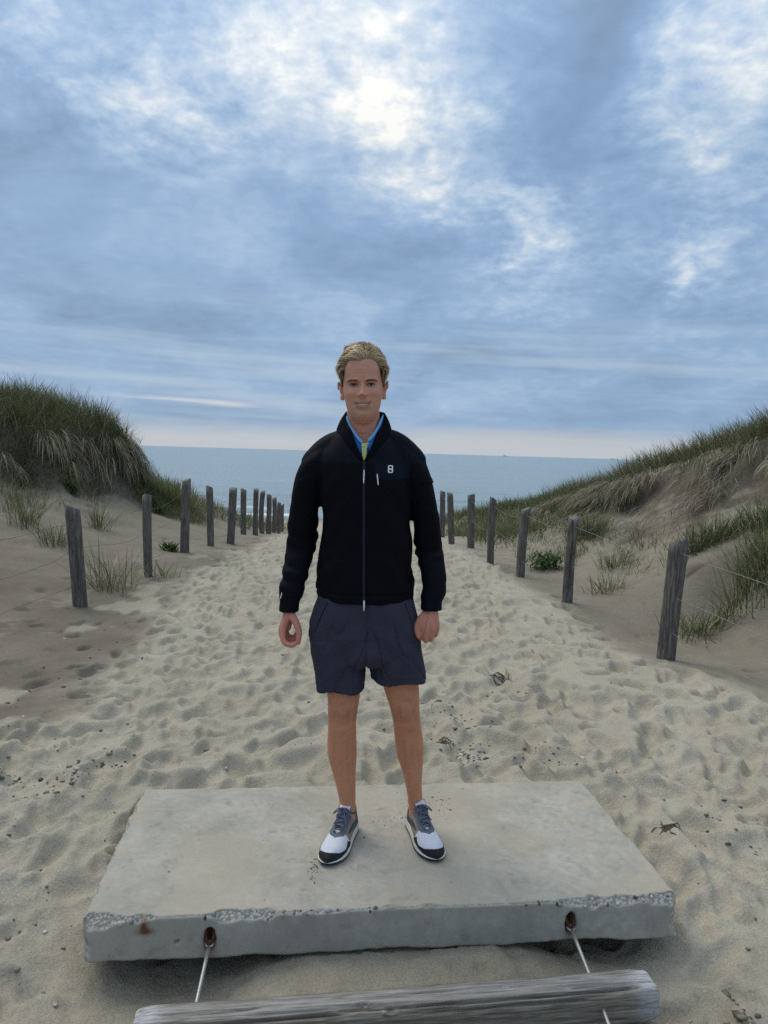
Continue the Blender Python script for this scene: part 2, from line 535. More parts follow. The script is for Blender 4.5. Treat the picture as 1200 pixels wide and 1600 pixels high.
def build_ground():
    def axis(core0, core1, step, lo, hi, g):
        a = list(np.arange(core0, core1, step))
        s = step
        while a[-1] < hi:
            s = min(s * g, 40)
            a.append(a[-1] + s)
        b = []
        p, s = core0, step
        while p > lo:
            s = min(s * g, 40)
            p -= s
            b.append(p)
        return np.array(b[::-1] + a)
    xs = axis(-2.3, 2.5, 0.0115, -260, 260, 1.016)
    ys = [1.55]
    while ys[-1] < 75:
        ys.append(ys[-1] + max(0.0115, 0.0042 * ys[-1] if ys[-1] > 3 else 0))
    lo = []
    p, s = 1.55, 0.0125
    while p > -120:
        s = min(s * 1.06, 12)
        p -= s
        lo.append(p)
    ys = np.array(lo[::-1] + ys)
    X, Y = np.meshgrid(xs, ys)
    Zb = base_height(X, Y)
    far = sstep(30, 60, np.hypot(X, Y))
    ml, mr = path_mask(X, Y)
    path = ml * mr
    # dune relief: lumps and runnels away from the path
    off = 1 - sstep(0.25, 0.8, path)
    Zb = Zb + off * sstep(2.9, 4.5, np.abs(X)) * (0.10 * fbm(X * 1.1, Y * 1.1, oct=4, seed=21) + 0.03 * fbm(X * 5, Y * 5, oct=3, seed=25)) * (1 - sstep(24, 30, Y))
    H = np.zeros_like(X)
    # trampled sand: lumps, then footprints pressed in one after the other
    tramp = path * (1 - sstep(26, 34, Y)) + 0.75 * sstep(3.3, 2.6, Y) * (1 - path) * sstep(4.2, 3.0, np.abs(X))
    tramp = np.clip(tramp, 0, 1)
    H += tramp * (0.020 * sstep(2.3, 3.0, Y) - 0.012 * sstep(2.6, 2.3, Y) + 0.018 * fbm(X * 2.6, Y * 2.6, oct=3, seed=31) + 0.010 * fbm(X * 9, Y * 7, oct=3, seed=33))
    r = np.random.default_rng(11)
    N = 9000
    fx = r.uniform(-3.4, 3.2, N)
    fy = 1.2 + 16.0 * r.uniform(0, 1, N) ** 1.25
    pl, pr = path_mask(fx, fy)
    prob = np.clip(pl * pr + 0.13 * (np.abs(fx) < 3.2) * (fy < 12) + 0.5 * (fy < 3.2), 0, 1)
    prob *= np.where((fx > 1.3) & (fy > 4.3) & (fy < 9), 0.45, 1)
    keep = r.uniform(0, 1, N) < prob
    # keep the print-free apron in front of the slab smoother
    apron = (fy < 2.5) & (np.abs(fx) < 0.95)
    keep &= ~(apron & (r.uniform(0, 1, N) < 0.8))
    for cx, cy in zip(fx[keep], fy[keep]):
        sc_ = r.choice([1.05, 0.75, 0.45], p=[0.38, 0.30, 0.32])
        L, W = sc_ * r.uniform(0.105, 0.155), sc_ * r.uniform(0.048, 0.075)
        th = r.normal(math.pi / 2, 0.75) + (math.pi if r.uniform() < 0.5 else 0)
        dep = (0.012 + 0.042 * r.uniform() ** 1.4) * (0.40 + 0.60 * sc_)
        RR = L * 1.9
        i0, i1 = np.searchsorted(xs, (cx - RR, cx + RR))
        j0, j1 = np.searchsorted(ys, (cy - RR, cy + RR))
        if i1 - i0 < 2 or j1 - j0 < 2:
            continue
        dx, dy = X[j0:j1, i0:i1] - cx, Y[j0:j1, i0:i1] - cy
        c, s = math.cos(th), math.sin(th)
        u, v = (dx * c + dy * s) / L, (-dx * s + dy * c) / W
        v = v * (1 + 0.25 * u)
        q = np.sqrt(u * u + v * v) + 0.13 * vnoise(dx * 20 + cx * 31, dy * 20 + cy * 17, seed=3)
        # a bowl with a flatter sole; where bowls meet, a crest is left standing
        bowl = -dep * (1 + 0.25 * np.exp(-((u + 0.55) ** 2 + v ** 2) / 0.25)) + dep * 1.55 * np.clip(q, 0, 3) ** 2.3 + 0.004 * u
        rim = dep * 0.22 * np.exp(-((q - 1.25) / 0.22) ** 2)
        sub = H[j0:j1, i0:i1]
        sub += rim * (sub > 0.0)
        np.minimum(sub, bowl, out=sub)
    # heaped-up rims slump
    H = np.where(H > 0.022, 0.022 + (H - 0.022) * 0.35, H)
    for _ in range(1):
        H[1:-1, 1:-1] = 0.5 * H[1:-1, 1:-1] + 0.125 * (H[:-2, 1:-1] + H[2:, 1:-1] + H[1:-1, :-2] + H[1:-1, 2:])
    # crust lumps kicked up along the edge of the damp bank
    edge = np.exp(-((ml - 0.4) / 0.33) ** 2) * (Y < 13) * (Y > 2)
    H += edge * 0.014 * np.maximum(0, fbm(X * 7, Y * 7, oct=3, seed=41)) * 2
    # rough clods lower left and lower right
    cl = np.exp(-(((X + 1.75) / 0.5) ** 2 + ((Y - 3.0) / 0.7) ** 2)) + np.exp(-(((X - 1.02) / 0.16) ** 2 + ((Y - 1.98) / 0.16) ** 2)) * 1.3
    H += np.clip(cl, 0, 1.3) * 0.022 * np.maximum(-0.2, fbm(X * 13, Y * 13, oct=4, seed=43)) * 1.6
    H += 0.0030 * fbm(X * 26, Y * 26, oct=2, seed=47) * (np.hypot(X, Y) < 7)
    # wind ripples on the smooth banks
    rip = (1 - tramp) * (Y < 14) * (np.abs(X) < 6)
    ph = 34 * (X * 0.55 + Y * 0.85) + 5 * fbm(X * 1.5, Y * 1.5, oct=2, seed=51)
    H += rip * 0.0030 * np.sin(ph) * sstep(-0.1, 0.5, fbm(X * 0.8, Y * 0.8, oct=2, seed=52))
    Z = Zb + H
    # sand under the slab stays below its underside
    cs, sn = math.cos(SLAB_YAW), math.sin(SLAB_YAW)
    U = (X - SLAB_O[0]) * cs + (Y - SLAB_O[1]) * sn
    Vv = -(X - SLAB_O[0]) * sn + (Y - SLAB_O[1]) * cs
    inside = (U > -0.005) & (U < SLAB_L + 0.005) & (Vv > 0.004) & (Vv < SLAB_W + 0.004)
    mid = np.clip(1 - np.abs(U / SLAB_L - 0.5) * 2, 0, 1)
    Z = np.where(inside, np.minimum(Z, -0.155), Z)
    # around the slab rims the sand banks against its sides but not over them
    near = (U > -0.12) & (U < SLAB_L + 0.12) & (Vv > 0.0) & (Vv < SLAB_W + 0.10) & ~inside
    Z = np.where(near, np.minimum(Z, -0.018 + 0.012 * fbm(X * 9, Y * 9, oct=2, seed=55)), Z)
    V = np.stack([X.ravel(), Y.ravel(), Z.ravel()], 1)
    me = mesh_np('ground', V, grid_faces(len(xs), len(ys)))
    # damp, crusted sand (darker) off the path
    damp = 1 - ml
    patch = sstep(0.15, 0.42, fbm(X * 4.2 + 4, Y * 2.4, oct=4, seed=61))
    damp = damp * (1 - 0.70 * patch * np.exp(-((X + 2.1) / 0.75) ** 2) * (Y < 10))
    damp = np.maximum(damp * sstep(2.2, 3.6, Y), 0.80 * (1 - mr) * sstep(15, 11, Y) * sstep(4.9, 4.0, X))
    front = np.exp(-((X - 0.1) / 1.5) ** 2) * sstep(2.62, 2.2, Y)
    damp = np.clip(np.maximum(damp, 0.50 * front) * (1 - far) + 0.0, 0, 1)
    damp = damp * (1 - 0.22 * sstep(7.0, 11.0, Y))
    damp = np.maximum(damp, sstep(40, 52, Y) * 0.9)                    # wet beach by the water
    attr(me, 'damp', damp.ravel())
    # root-bound soil where the banks have broken away steeply
    sy, sx = np.gradient(Zb, ys, xs)
    steep = np.hypot(sx, sy) + 0.30 * fbm(X * 2.2, Y * 2.2, oct=3, seed=63)
    soil = sstep(0.62, 0.98, steep) * (((X < -3.6) & (Y > 9.5)) | ((X > 2.6) & (Y > 7.5)))
    soil = np.maximum(soil, 0.55 * sstep(1.0, 1.3, Z) * (X < -3.9) * (Y > 9.5))
    attr(me, 'soil', (np.clip(soil, 0, 1) * (1 - sstep(17, 21, Y))).ravel())
    attr(me, 'dep', (H / 0.03).ravel())
    return me, xs, ys, Z


SLAB_O = (-0.902, 2.208)          # front-left corner of the slab
SLAB_YAW = R(6.35)
SLAB_L, SLAB_W, SLAB_T = 1.952, 0.905, 0.148
SEA_Z = -3.05


def sand_mat():
    m, w, b = new_mat('sand')
    tc = w.n('ShaderNodeTexCoord')
    g = w.n('ShaderNodeAttribute', attribute_name='damp')
    o = tc.outputs['Object']
    n1 = w.noise(o, 1.7, 6, 0.6)
    n2 = w.noise(o, 22.0, 6, 0.65)
    n3 = w.noise(o, 420.0, 3, 0.7)
    dry = w.ramp(n1, [(0.3, (0.350, 0.312, 0.242)), (0.7, (0.440, 0.400, 0.316))])
    wet = w.ramp(n1, [(0.3, (0.150, 0.130, 0.098)), (0.7, (0.212, 0.186, 0.144))])
    f = w.math('ADD', g.outputs['Fac'], w.math('MULTIPLY', w.math('SUBTRACT', n2, 0.5), 0.35), clamp=True)
    c = w.mix(f, dry, wet)
    c = w.mix(w.rng(n2, 0.58, 0.74, 0, 0.45), c, (0.17, 0.148, 0.115))
    so = w.n('ShaderNodeAttribute', attribute_name='soil').outputs['Fac']
    c = w.mix(w.math('MULTIPLY', so, 0.9), c, w.ramp(n2, [(0.3, (0.055, 0.045, 0.034)), (0.55, (0.115, 0.098, 0.075)), (0.75, (0.20, 0.175, 0.135))]))
    n7 = w.noise(o, 150.0, 3, 0.7)
    c = w.scale(c, w.rng(n3, 0.2, 0.8, 0.70, 1.32, smooth=False))
    c = w.scale(c, w.rng(n7, 0.25, 0.75, 0.74, 1.24, smooth=False))
    w.link(c, b.inputs['Base Color'])
    b.inputs['Roughness'].default_value = 0.95
    b.inputs['Specular IOR Level'].default_value = 0.12
    n5 = w.noise(o, 75.0, 4, 0.65)
    h = w.math('ADD', w.math('ADD', w.math('MULTIPLY', n2, 1.0), w.math('MULTIPLY', n5, 0.55)), w.math('MULTIPLY', n3, 0.20))
    bump(w, b, h, 0.75, 0.011)
    return m


gme, GXS, GYS, GZ = build_ground()
MAT_SAND = sand_mat()
link('ground', gme, MAT_SAND, kind='structure', label='trampled pale sand path, damp banks and dunes', cat='sand')


def gz(x, y):
    """height of the finished ground"""
    x = np.atleast_1d(np.asarray(x, float))
    y = np.atleast_1d(np.asarray(y, float))
    i = np.clip(np.searchsorted(GXS, x) - 1, 0, len(GXS) - 2)
    j = np.clip(np.searchsorted(GYS, y) - 1, 0, len(GYS) - 2)
    fx = np.clip((x - GXS[i]) / (GXS[i + 1] - GXS[i]), 0, 1)
    fy = np.clip((y - GYS[j]) / (GYS[j + 1] - GYS[j]), 0, 1)
    return (GZ[j, i] * (1 - fx) + GZ[j, i + 1] * fx) * (1 - fy) + (GZ[j + 1, i] * (1 - fx) + GZ[j + 1, i + 1] * fx) * fy


# ------------------------------------------------------------------ sea
def build_sea():
    ys = [44.0]
    while ys[-1] < 40000:
        ys.append(ys[-1] + max(0.22, (ys[-1] - 40) * 0.018))
    ys = np.array(ys)
    t = np.linspace(-1, 1, 201)
    V = []
    for y in ys:
        V.append(np.stack([t * np.abs(t) ** 0.4 * (60 + 1.3 * y), np.full_like(t, y), np.zeros_like(t)], 1))
    V = np.concatenate(V)
    x, y = V[:, 0], V[:, 1]
    amp = sstep(400, 60, y)
    z = np.zeros_like(x)
    foam = np.zeros_like(x)
    # breakers rolling onto the beach
    for yc, h, wd, sd in ((52.5, 0.10, 0.5, 1), (56.5, 0.26, 0.8, 2), (62.5, 0.38, 1.0, 3), (72, 0.34, 1.4, 4), (88, 0.22, 2.0, 5)):
        yy = yc + 1.6 * fbm(x * 0.05, x * 0 + sd, oct=3, seed=70 + sd)
        k = np.exp(-((y - yy) / wd) ** 2) * (0.55 + 0.45 * fbm(x * 0.09 + 5 * sd, x * 0, oct=2, seed=80 + sd))
        z += h * k
        back = np.exp(-(np.maximum(yy - y, 0) / (2.2 * wd)) ** 2) * (y < yy + 0.5 * wd)
        foam = np.maximum(foam, back * sstep(-0.6, 0.1, fbm(x * 0.10 + 9 * sd, x * 0, oct=3, seed=90 + sd)) * (1.0 if yc < 60 else 0.0))
    z += amp * 0.05 * fbm(x * 0.25, y * 0.6, oct=3, seed=95)
    V[:, 2] = z + SEA_Z
    me = mesh_np('sea', V, grid_faces(len(t), len(ys)))
    attr(me, 'foam', foam)
    m, w, b = new_mat('sea_water')
    tc = w.n('ShaderNodeTexCoord')
    o = tc.outputs['Object']
    mp = w.n('ShaderNodeMapping')
    mp.inputs['Scale'].default_value = (0.35, 1.0, 1.0)
    w.link(o, mp.inputs[0])
    n1 = w.noise(mp.outputs[0], 0.9, 6, 0.65)
    n2 = w.noise(mp.outputs[0], 0.06, 4, 0.6)
    fo = w.n('ShaderNodeAttribute', attribute_name='foam')
    fm = w.rng(w.math('ADD', fo.outputs['Fac'], w.math('MULTIPLY', w.math('SUBTRACT', n1, 0.5), 0.9)), 0.45, 0.75)
    c = w.mix(n2, (0.205, 0.275, 0.290), (0.265, 0.335, 0.345))
    w.link(w.mix(fm, c, (0.78, 0.80, 0.80)), b.inputs['Base Color'])
    w.link(w.rng(fm, 0, 1, 0.22, 0.9), b.inputs['Roughness'])
    b.inputs['IOR'].default_value = 1.33
    b.inputs['Specular IOR Level'].default_value = 0.5
    bump(w, b, w.math('ADD', n1, w.math('MULTIPLY', n2, 2.0)), 0.8, 0.35)
    link('sea', me, m, kind='structure', label='calm grey-blue sea with low breakers near the beach', cat='sea')


build_sea()

# ------------------------------------------------------------------ concrete slab
def concrete_mat():
    m, w, b = new_mat('concrete')
    tc = w.n('ShaderNodeTexCoord')
    o = tc.outputs['Object']
    ag = w.n('ShaderNodeAttribute', attribute_name='chip').outputs['Fac']
    sa = w.n('ShaderNodeAttribute', attribute_name='dust').outputs['Fac']
    ru = w.n('ShaderNodeAttribute', attribute_name='rust').outputs['Fac']
    n1 = w.noise(o, 3.2, 7, 0.62)
    n2 = w.noise(o, 26, 6, 0.65)
    n3 = w.noise(o, 160, 4, 0.7)
    n4 = w.noise(o, 520, 2, 0.6)
    c = w.ramp(n1, [(0.3, (0.290, 0.274, 0.233)), (0.5, (0.400, 0.378, 0.322)), (0.72, (0.495, 0.470, 0.405))])
    c = w.mix(w.rng(n2, 0.35, 0.75, 0.0, 0.5), c, (0.225, 0.222, 0.202))
    c = w.mix(w.rng(n3, 0.60, 0.74, 0, 0.7), c, (0.11, 0.108, 0.10))
    n6 = w.noise(o, 11, 7, 0.7)
    c = w.mix(w.rng(n6, 0.54, 0.70, 0, 0.55), c, (0.47, 0.46, 0.425))
    c = w.mix(w.rng(n6, 0.46, 0.34, 0, 0.45), c, (0.185, 0.182, 0.168))
    vo = w.n('ShaderNodeTexVoronoi')
    vo.inputs['Scale'].default_value = 95
    w.link(o, vo.inputs['Vector'])
    peb = w.mix(0.6, vo.outputs['Color'], (0.42, 0.40, 0.36))
    c = w.mix(ag, c, w.mix(w.rng(vo.outputs['Distance'], 0.15, 0.75), (0.50, 0.485, 0.44), (0.27, 0.26, 0.23)))
    sandc = w.ramp(n4, [(0.2, (0.24, 0.205, 0.150)), (0.5, (0.410, 0.362, 0.280)), (0.8, (0.53, 0.48, 0.385))])
    df = w.math('ADD', sa, w.math('MULTIPLY', w.math('SUBTRACT', n2, 0.5), 0.9), clamp=True)
    c = w.mix(w.math('MULTIPLY', df, 0.85), c, sandc)
    c = w.mix(ru, c, w.ramp(n3, [(0.3, (0.085, 0.032, 0.016)), (0.7, (0.24, 0.095, 0.045))]))
    w.link(c, b.inputs['Base Color'])
    b.inputs['Roughness'].default_value = 0.9
    b.inputs['Specular IOR Level'].default_value = 0.2
    h = w.math('ADD', w.math('MULTIPLY', n3, 0.5), w.math('ADD', w.math('MULTIPLY', vo.outputs['Distance'], w.math('MULTIPLY', ag, -3.0)), w.math('MULTIPLY', n2, 0.4)))
    bump(w, b, h, 0.5, 0.004)
    return m


def chip_front(u):
    """how far the front top edge is broken away along the slab"""
    big = 0.030 * sstep(0.24, 0.16, u) + 0.020 * sstep(0.34, 0.40, u) * sstep(0.86, 0.74, u) + 0.036 * sstep(1.50, 1.62, u)
    n = 0.5 + 0.5 * fbm(u * 16, u * 0 + 2.5, oct=4, seed=101)
    return 0.004 + 0.005 * n + big * (0.15 + 1.7 * n * n)


def chip_side(v):
    n = 0.5 + 0.5 * fbm(v * 14, v * 0 + 7.5, oct=4, seed=103)
    return 0.005 + 0.040 * n ** 3


HOOKS = [(0.392, -0.072), (1.573, -0.070)]      # pockets in the front face: (along the slab, height)


def build_slab():
    root = empty('concrete_slab', (SLAB_O[0], SLAB_O[1], 0), SLAB_YAW, 'weathered grey concrete slab with chipped edges lying across the sand path', 'slab')
    nu, nv, nw = 320, 130, 27
    us, vv, ws = np.linspace(0, SLAB_L, nu), np.linspace(0, SLAB_W, nv), np.linspace(0, -SLAB_T, nw)
    parts = []

    def sheet(A, B, f):
        a, b = np.meshgrid(A, B)
        P = f(a.ravel(), b.ravel())
        return P, grid_faces(len(A), len(B))
    parts.append(sheet(us, vv, lambda a, b: np.stack([a, b, 0 * a], 1)))
    q = sheet(us, ws, lambda a, b: np.stack([a, 0 * a, b], 1)); parts.append((q[0], q[1][:, ::-1]))
    parts.append(sheet(us, ws, lambda a, b: np.stack([a, 0 * a + SLAB_W, b], 1)))
    parts.append(sheet(vv, ws, lambda a, b: np.stack([0 * a, a, b], 1)))
    q = sheet(vv, ws, lambda a, b: np.stack([0 * a + SLAB_L, a, b], 1)); parts.append((q[0], q[1][:, ::-1]))
    q = sheet(us, vv[::6], lambda a, b: np.stack([a, b, 0 * a - SLAB_T], 1)); parts.append((q[0], q[1][:, ::-1]))
    V, F = join_np(parts)
    u, v, z = V.T.copy()
    chip = np.zeros(len(V))
    rough = 0.004 * fbm(u * 45, v * 45, z * 45, oct=3, seed=105)

    def cut(d1, d2, c):
        delta = np.maximum(0, c - (d1 + d2)) / 2
        return delta
    # top edges: front, left, right, back
    dl = cut(v, -z, chip_front(u)); v += dl; z -= dl; chip = np.maximum(chip, dl)
    dl = cut(u, -z, chip_side(v)); u += dl; z -= dl; chip = np.maximum(chip, dl)
    dl = cut(SLAB_L - u, -z, chip_side(v + 5) * 0.6); u -= dl; z -= dl; chip = np.maximum(chip, dl)
    dl = cut(SLAB_W - v, -z, chip_side(u + 9) * 0.7); v -= dl; z -= dl; chip = np.maximum(chip, dl)
    # ragged lower front edge, broken corners
    n = 0.5 + 0.5 * fbm(u * 9, u * 0 + 4.4, oct=4, seed=107)
    dl = cut(v, z + SLAB_T, 0.004 + 0.022 * n ** 2); v += dl; z += dl; chip = np.maximum(chip, dl * 0.3)
    dl = cut(u, v, 0.028 + 0.02 * fbm(z * 20, z * 0, oct=3, seed=109)); u += dl; v += dl; chip = np.maximum(chip, dl * 0.25)
    dl = cut(SLAB_L - u, v, 0.030 + 0.03 * fbm(z * 22, z * 0 + 3, oct=3, seed=110)); u -= dl; v += dl; chip = np.maximum(chip, dl * 0.8)
    cm = sstep(0.001, 0.005, chip)
    z += rough * cm
    v += rough * cm
    # pockets for the steel eyes
    rust = np.zeros(len(V))
    for hu, hz in HOOKS:
        q = np.maximum(np.abs(u - hu) / 0.019, np.abs(z - (hz - 0.012)) / 0.042)
        ins = (1 - sstep(0.72, 1.05, np.hypot((u - hu) / 0.019, (z - (hz - 0.010)) / 0.042))) * (v < 0.03)
        v = v + 0.045 * ins
        rust = np.maximum(rust, ins)
        st = np.exp(-(((u - hu) / 0.022) ** 2)) * sstep(hz + 0.03, hz - 0.02, z) * (v < 0.06)
        rust = np.maximum(rust, st * 0.55)
    # rusty bar stub near the left corner, with its run of rust
    q = np.exp(-(((u - 0.190) / 0.011) ** 2 + ((z + 0.028) / 0.020) ** 2)) * (v < 0.06) + np.exp(-(((u - 0.196) / 0.024) ** 2 + ((z + 0.046) / 0.010) ** 2)) * (v < 0.06)
    rust = np.clip(rust + 1.1 * q, 0, 1)
    # drilled hole
    q = 1 - sstep(0.6, 1.1, np.hypot(u - 0.292, z + 0.085) / 0.0065)
    v = v + 0.02 * q * (v < 0.02)
    # thin drifts of sand lying on top
    top = (z > -0.006) * (1 - cm)
    dust = sstep(-0.20, 0.30, fbm(u * 2.1 + 3, v * 2.6, oct=4, seed=111)) * 0.68
    dust = np.maximum(dust, sstep(0.35, 0.0, np.abs(u - 1.1 - 0.3 * v)) * 0.75)
    dust *= top
    dust0 = dust
    prints = np.maximum(0, fbm(u * 26, v * 34, oct=3, seed=113)) * sstep(0.22, 0.5, fbm(u * 3.3 + 1, v * 3.3, oct=2, seed=115) + 0.35 * np.exp(-(((u - 1.25) / 0.25) ** 2 + ((v - 0.62) / 0.3) ** 2)))
    z += top * (0.016 * prints * (0.25 + dust) + 0.0015 * dust + 0.0022 * fbm(u * 6, v * 6, oct=3, seed=117))
    dust = np.clip(dust + top * 1.6 * prints, 0, 1)
    side_dust = (1 - top) * 0.12
    me = mesh_np('slab_body', np.stack([u, v, z], 1), F)
    # merge the seams so that the edges shade as one piece
    bm = bmesh.new(); bm.from_mesh(me)
    attr(me, 'chip', cm * (1 - rust)); attr(me, 'dust', np.clip(dust + side_dust, 0, 1)); attr(me, 'rust', rust)
    bm.free()
    bm = bmesh.new(); bm.from_mesh(me)
    bmesh.ops.remove_doubles(bm, verts=bm.verts, dist=0.0002)
    bm.to_mesh(me); bm.free()
    link('slab_body', me, concrete_mat(), root)
    # exposed gravel in the broken edges
    r = np.random.default_rng(19)
    ico = bmesh.new()
    bmesh.ops.create_icosphere(ico, subdivisions=1, radius=1)
    iv = np.array([q.co[:] for q in ico.verts]); itf = np.array([[x.index for x in f.verts] for f in ico.faces]); ico.free()
    P, C = [], []
    def stone(x, y, zz, s):
        k = iv * (s * r.uniform(0.7, 1.25, 3)) * (1 + 0.16 * r.normal(size=(len(iv), 1)))
        a = r.uniform(0, 6.28); c, sn_ = math.cos(a), math.sin(a)
        k = np.stack([k[:, 0] * c - k[:, 1] * sn_, k[:, 0] * sn_ + k[:, 1] * c, k[:, 2]], 1)
        P.append((k + (x, y, zz), itf))
        g = r.choice([0.055, 0.13, 0.23, 0.34, 0.46], p=[0.12, 0.16, 0.26, 0.28, 0.18])
        C.append(np.tile(np.array([g * 1.03, g, g * 0.93]) * r.uniform(0.85, 1.15), (len(iv), 1)))
    def along(n, u0, u1):
        for _ in range(n):
            uu = r.uniform(u0, u1); c = float(chip_front(np.array([uu]))[0]); t = r.uniform(0.05, 0.95)
            stone(uu, t * c + 0.003, -(1 - t) * c - 0.003, r.choice([0.0028, 0.0045, 0.0065, 0.0095], p=[0.4, 0.3, 0.2, 0.1]) * r.uniform(0.8, 1.2))
    along(50, 0.01, 0.22); along(70, 0.36, 0.80); along(95, 1.52, 1.92); along(20, 0.8, 1.5)
    for _ in range(110):
        vq = r.uniform(0.02, SLAB_W - 0.02); c = float(chip_side(np.array([vq]))[0]); t = r.uniform(0.1, 0.9)
        stone(t * c + 0.002, vq, -(1 - t) * c - 0.003, r.uniform(0.002, 0.0055))
    V, F = join_np(P)
    me = mesh_np('gravel', V, F)
    attr_col(me, 'col', np.concatenate(C))
    m, w, b = new_mat('gravel')
    w.link(w.n('ShaderNodeAttribute', attribute_name='col').outputs['Color'], b.inputs['Base Color'])
    b.inputs['Roughness'].default_value = 0.75
    o = link('gravel', me, m, root, kind='stuff')
    # steel eyes set in the pockets
    rustm = simple_mat('rusty_steel', (0.085, 0.038, 0.022), 0.85, 0.5, 90, 0.6, 0.004, 0.3, 0.3)
    for hu, hz in HOOKS:
        a = np.linspace(-0.35, math.pi + 0.35, 13)
        pts = np.stack([hu + 0.0135 * np.cos(a), 0.012 - 0.0185 * np.sin(a) * 0.9, hz + 0.012 - 0.030 * np.sin(a)], 1)
        v_, f_ = tube_np(pts, 0.0052, 8)
        link('steel_eye', mesh_np('steel_eye', v_, f_), rustm, root)
    return root


slab = build_slab()


def slab_pt(u, v, z):
    c, s = math.cos(SLAB_YAW), math.sin(SLAB_YAW)
    return np.array([SLAB_O[0] + u * c - v * s, SLAB_O[1] + u * s + v * c, z])


# ------------------------------------------------------------------ driftwood-grey beam with its tie rods
def wood_mat(name, dark, lite, grain=(1.0, 14.0, 14.0), axis=0):
    m, w, b = new_mat(name)
    tc = w.n('ShaderNodeTexCoord')
    mp = w.n('ShaderNodeMapping')
    mp.inputs['Scale'].default_value = grain
    w.link(tc.outputs['Object'], mp.inputs[0])
    n1 = w.noise(mp.outputs[0], 9.0, 8, 0.65, 0.6)
    n2 = w.noise(mp.outputs[0], 42.0, 5, 0.7)
    n3 = w.noise(tc.outputs['Object'], 3.5, 4, 0.6)
    fr = w.n('ShaderNodeAttribute', attribute_name='worn').outputs['Fac']
    c = w.ramp(n1, [(0.28, tuple(np.array(dark) * 0.55)), (0.45, dark), (0.62, lite), (0.8, tuple(np.array(lite) * 1.25))])
    c = w.mix(w.rng(n2, 0.55, 0.75, 0, 0.55), c, tuple(np.array(dark) * 0.5))
    c = w.mix(w.rng(n3, 0.4, 0.75, 0, 0.45), c, dark)
    c = w.mix(w.math('MULTIPLY', fr, w.rng(n1, 0.25, 0.6)), c, (0.50, 0.50, 0.51))
    w.link(c, b.inputs['Base Color'])
    b.inputs['Roughness'].default_value = 0.9
    b.inputs['Specular IOR Level'].default_value = 0.15
    bump(w, b, w.math('ADD', n1, w.math('MULTIPLY', n2, 0.5)), 0.6, 0.006)
    return m


BEAM_A = np.array([-0.640, 1.922, -0.134])
BEAM_B = np.array([0.846, 2.134, -0.128])


def build_beam():
    d = BEAM_B - BEAM_A
    L = np.linalg.norm(d)
    root = empty('wooden_beam', BEAM_A, math.atan2(d[1], d[0]), 'long weathered grey timber beam with cracks, in front of the slab', 'beam')
    nl, ns = 260, 96
    t = np.linspace(0, 1, nl)
    a = np.linspace(0, 2 * math.pi, ns, endpoint=False)
    T, A = np.meshgrid(t, a, indexing='ij')
    x = T * L
    ca, sa = np.cos(A), np.sin(A)
    rad = 0.0575 / (np.abs(ca) ** 3.6 + np.abs(sa) ** 3.6) ** (1 / 3.6)
    rad *= 1 + 0.10 * fbm(x * 1.6, ca * 1.3, sa * 1.3, oct=3, seed=121) + 0.012 * fbm(x * 3, ca * 9, sa * 9, oct=3, seed=123)
    end = np.minimum(x, L - x)
    rad *= 0.86 + 0.14 * np.sqrt(np.clip(end / 0.05, 0, 1)) + 0.03 * fbm(x * 30, ca * 5, sa * 5, oct=2, seed=125) * (end < 0.06)
    # drying cracks that run along the grain
    worn = sstep(0.11, 0.0, end) * 0.95
    for ang, x0, x1, dep in ((2.18, 0.52, 1.47, 0.020), (1.88, 1.20, 1.49, 0.014), (2.32, 0.0, 0.62, 0.016), (1.72, 0.02, 0.36, 0.010), (2.02, 0.28, 0.80, 0.010), (1.50, 0.55, 1.10, 0.007), (2.45, 0.75, 1.30, 0.012)):
        wob = ang + 0.06 * fbm(x * 4, x * 0 + ang, oct=3, seed=127)
        rad = rad - dep * np.exp(-((A - wob) / 0.062) ** 2) * sstep(x0, x0 + 0.08, x) * sstep(x1, x1 - 0.08, x)
    for kx, ka in ((0.70, 2.30), (0.62, 1.95)):     # knots
        q = np.hypot((x - kx) / 0.016, (A - ka) / 0.17)
        rad = rad + 0.004 * np.exp(-((q - 1.2) / 0.5) ** 2) - 0.008 * np.exp(-(q / 0.6) ** 2)
    top = sstep(0.75, 1.0, sa) * 0.35
    V = np.stack([x, rad * ca, rad * sa * 0.98], -1).reshape(-1, 3)
    i = np.arange(nl * ns).reshape(nl, ns)
    j = np.roll(i, -1, 1)
    F = [np.stack([i[:-1].ravel(), i[1:].ravel(), j[1:].ravel(), j[:-1].ravel()], 1)]
    V = np.concatenate([V, [[0.006, 0, 0], [L - 0.006, 0, 0]]])
    n0 = nl * ns
    F.append(np.concatenate([np.stack([np.full(ns, n0), i[0], j[0]], 1), np.stack([np.full(ns, n0 + 1), j[-1], i[-1]], 1)]))
    me = mesh_np('timber', V, F)
    attr(me, 'worn', np.concatenate([np.clip(worn + top, 0, 1).ravel(), [1, 1]]))
    link('timber', me, wood_mat('beam_wood', (0.150, 0.132, 0.106), (0.325, 0.300, 0.258), (0.7, 16.0, 16.0)), root)
    return root


beam = build_beam()

galv = simple_mat('galvanised_steel', (0.40, 0.405, 0.40), 0.42, 0.35, 140, 0.3, 0.001, 0.5, 0.6)
dark_steel = simple_mat('dark_steel', (0.03, 0.028, 0.026), 0.7, 0.3, 90, 0.3, 0.001, 0.4, 0.4)


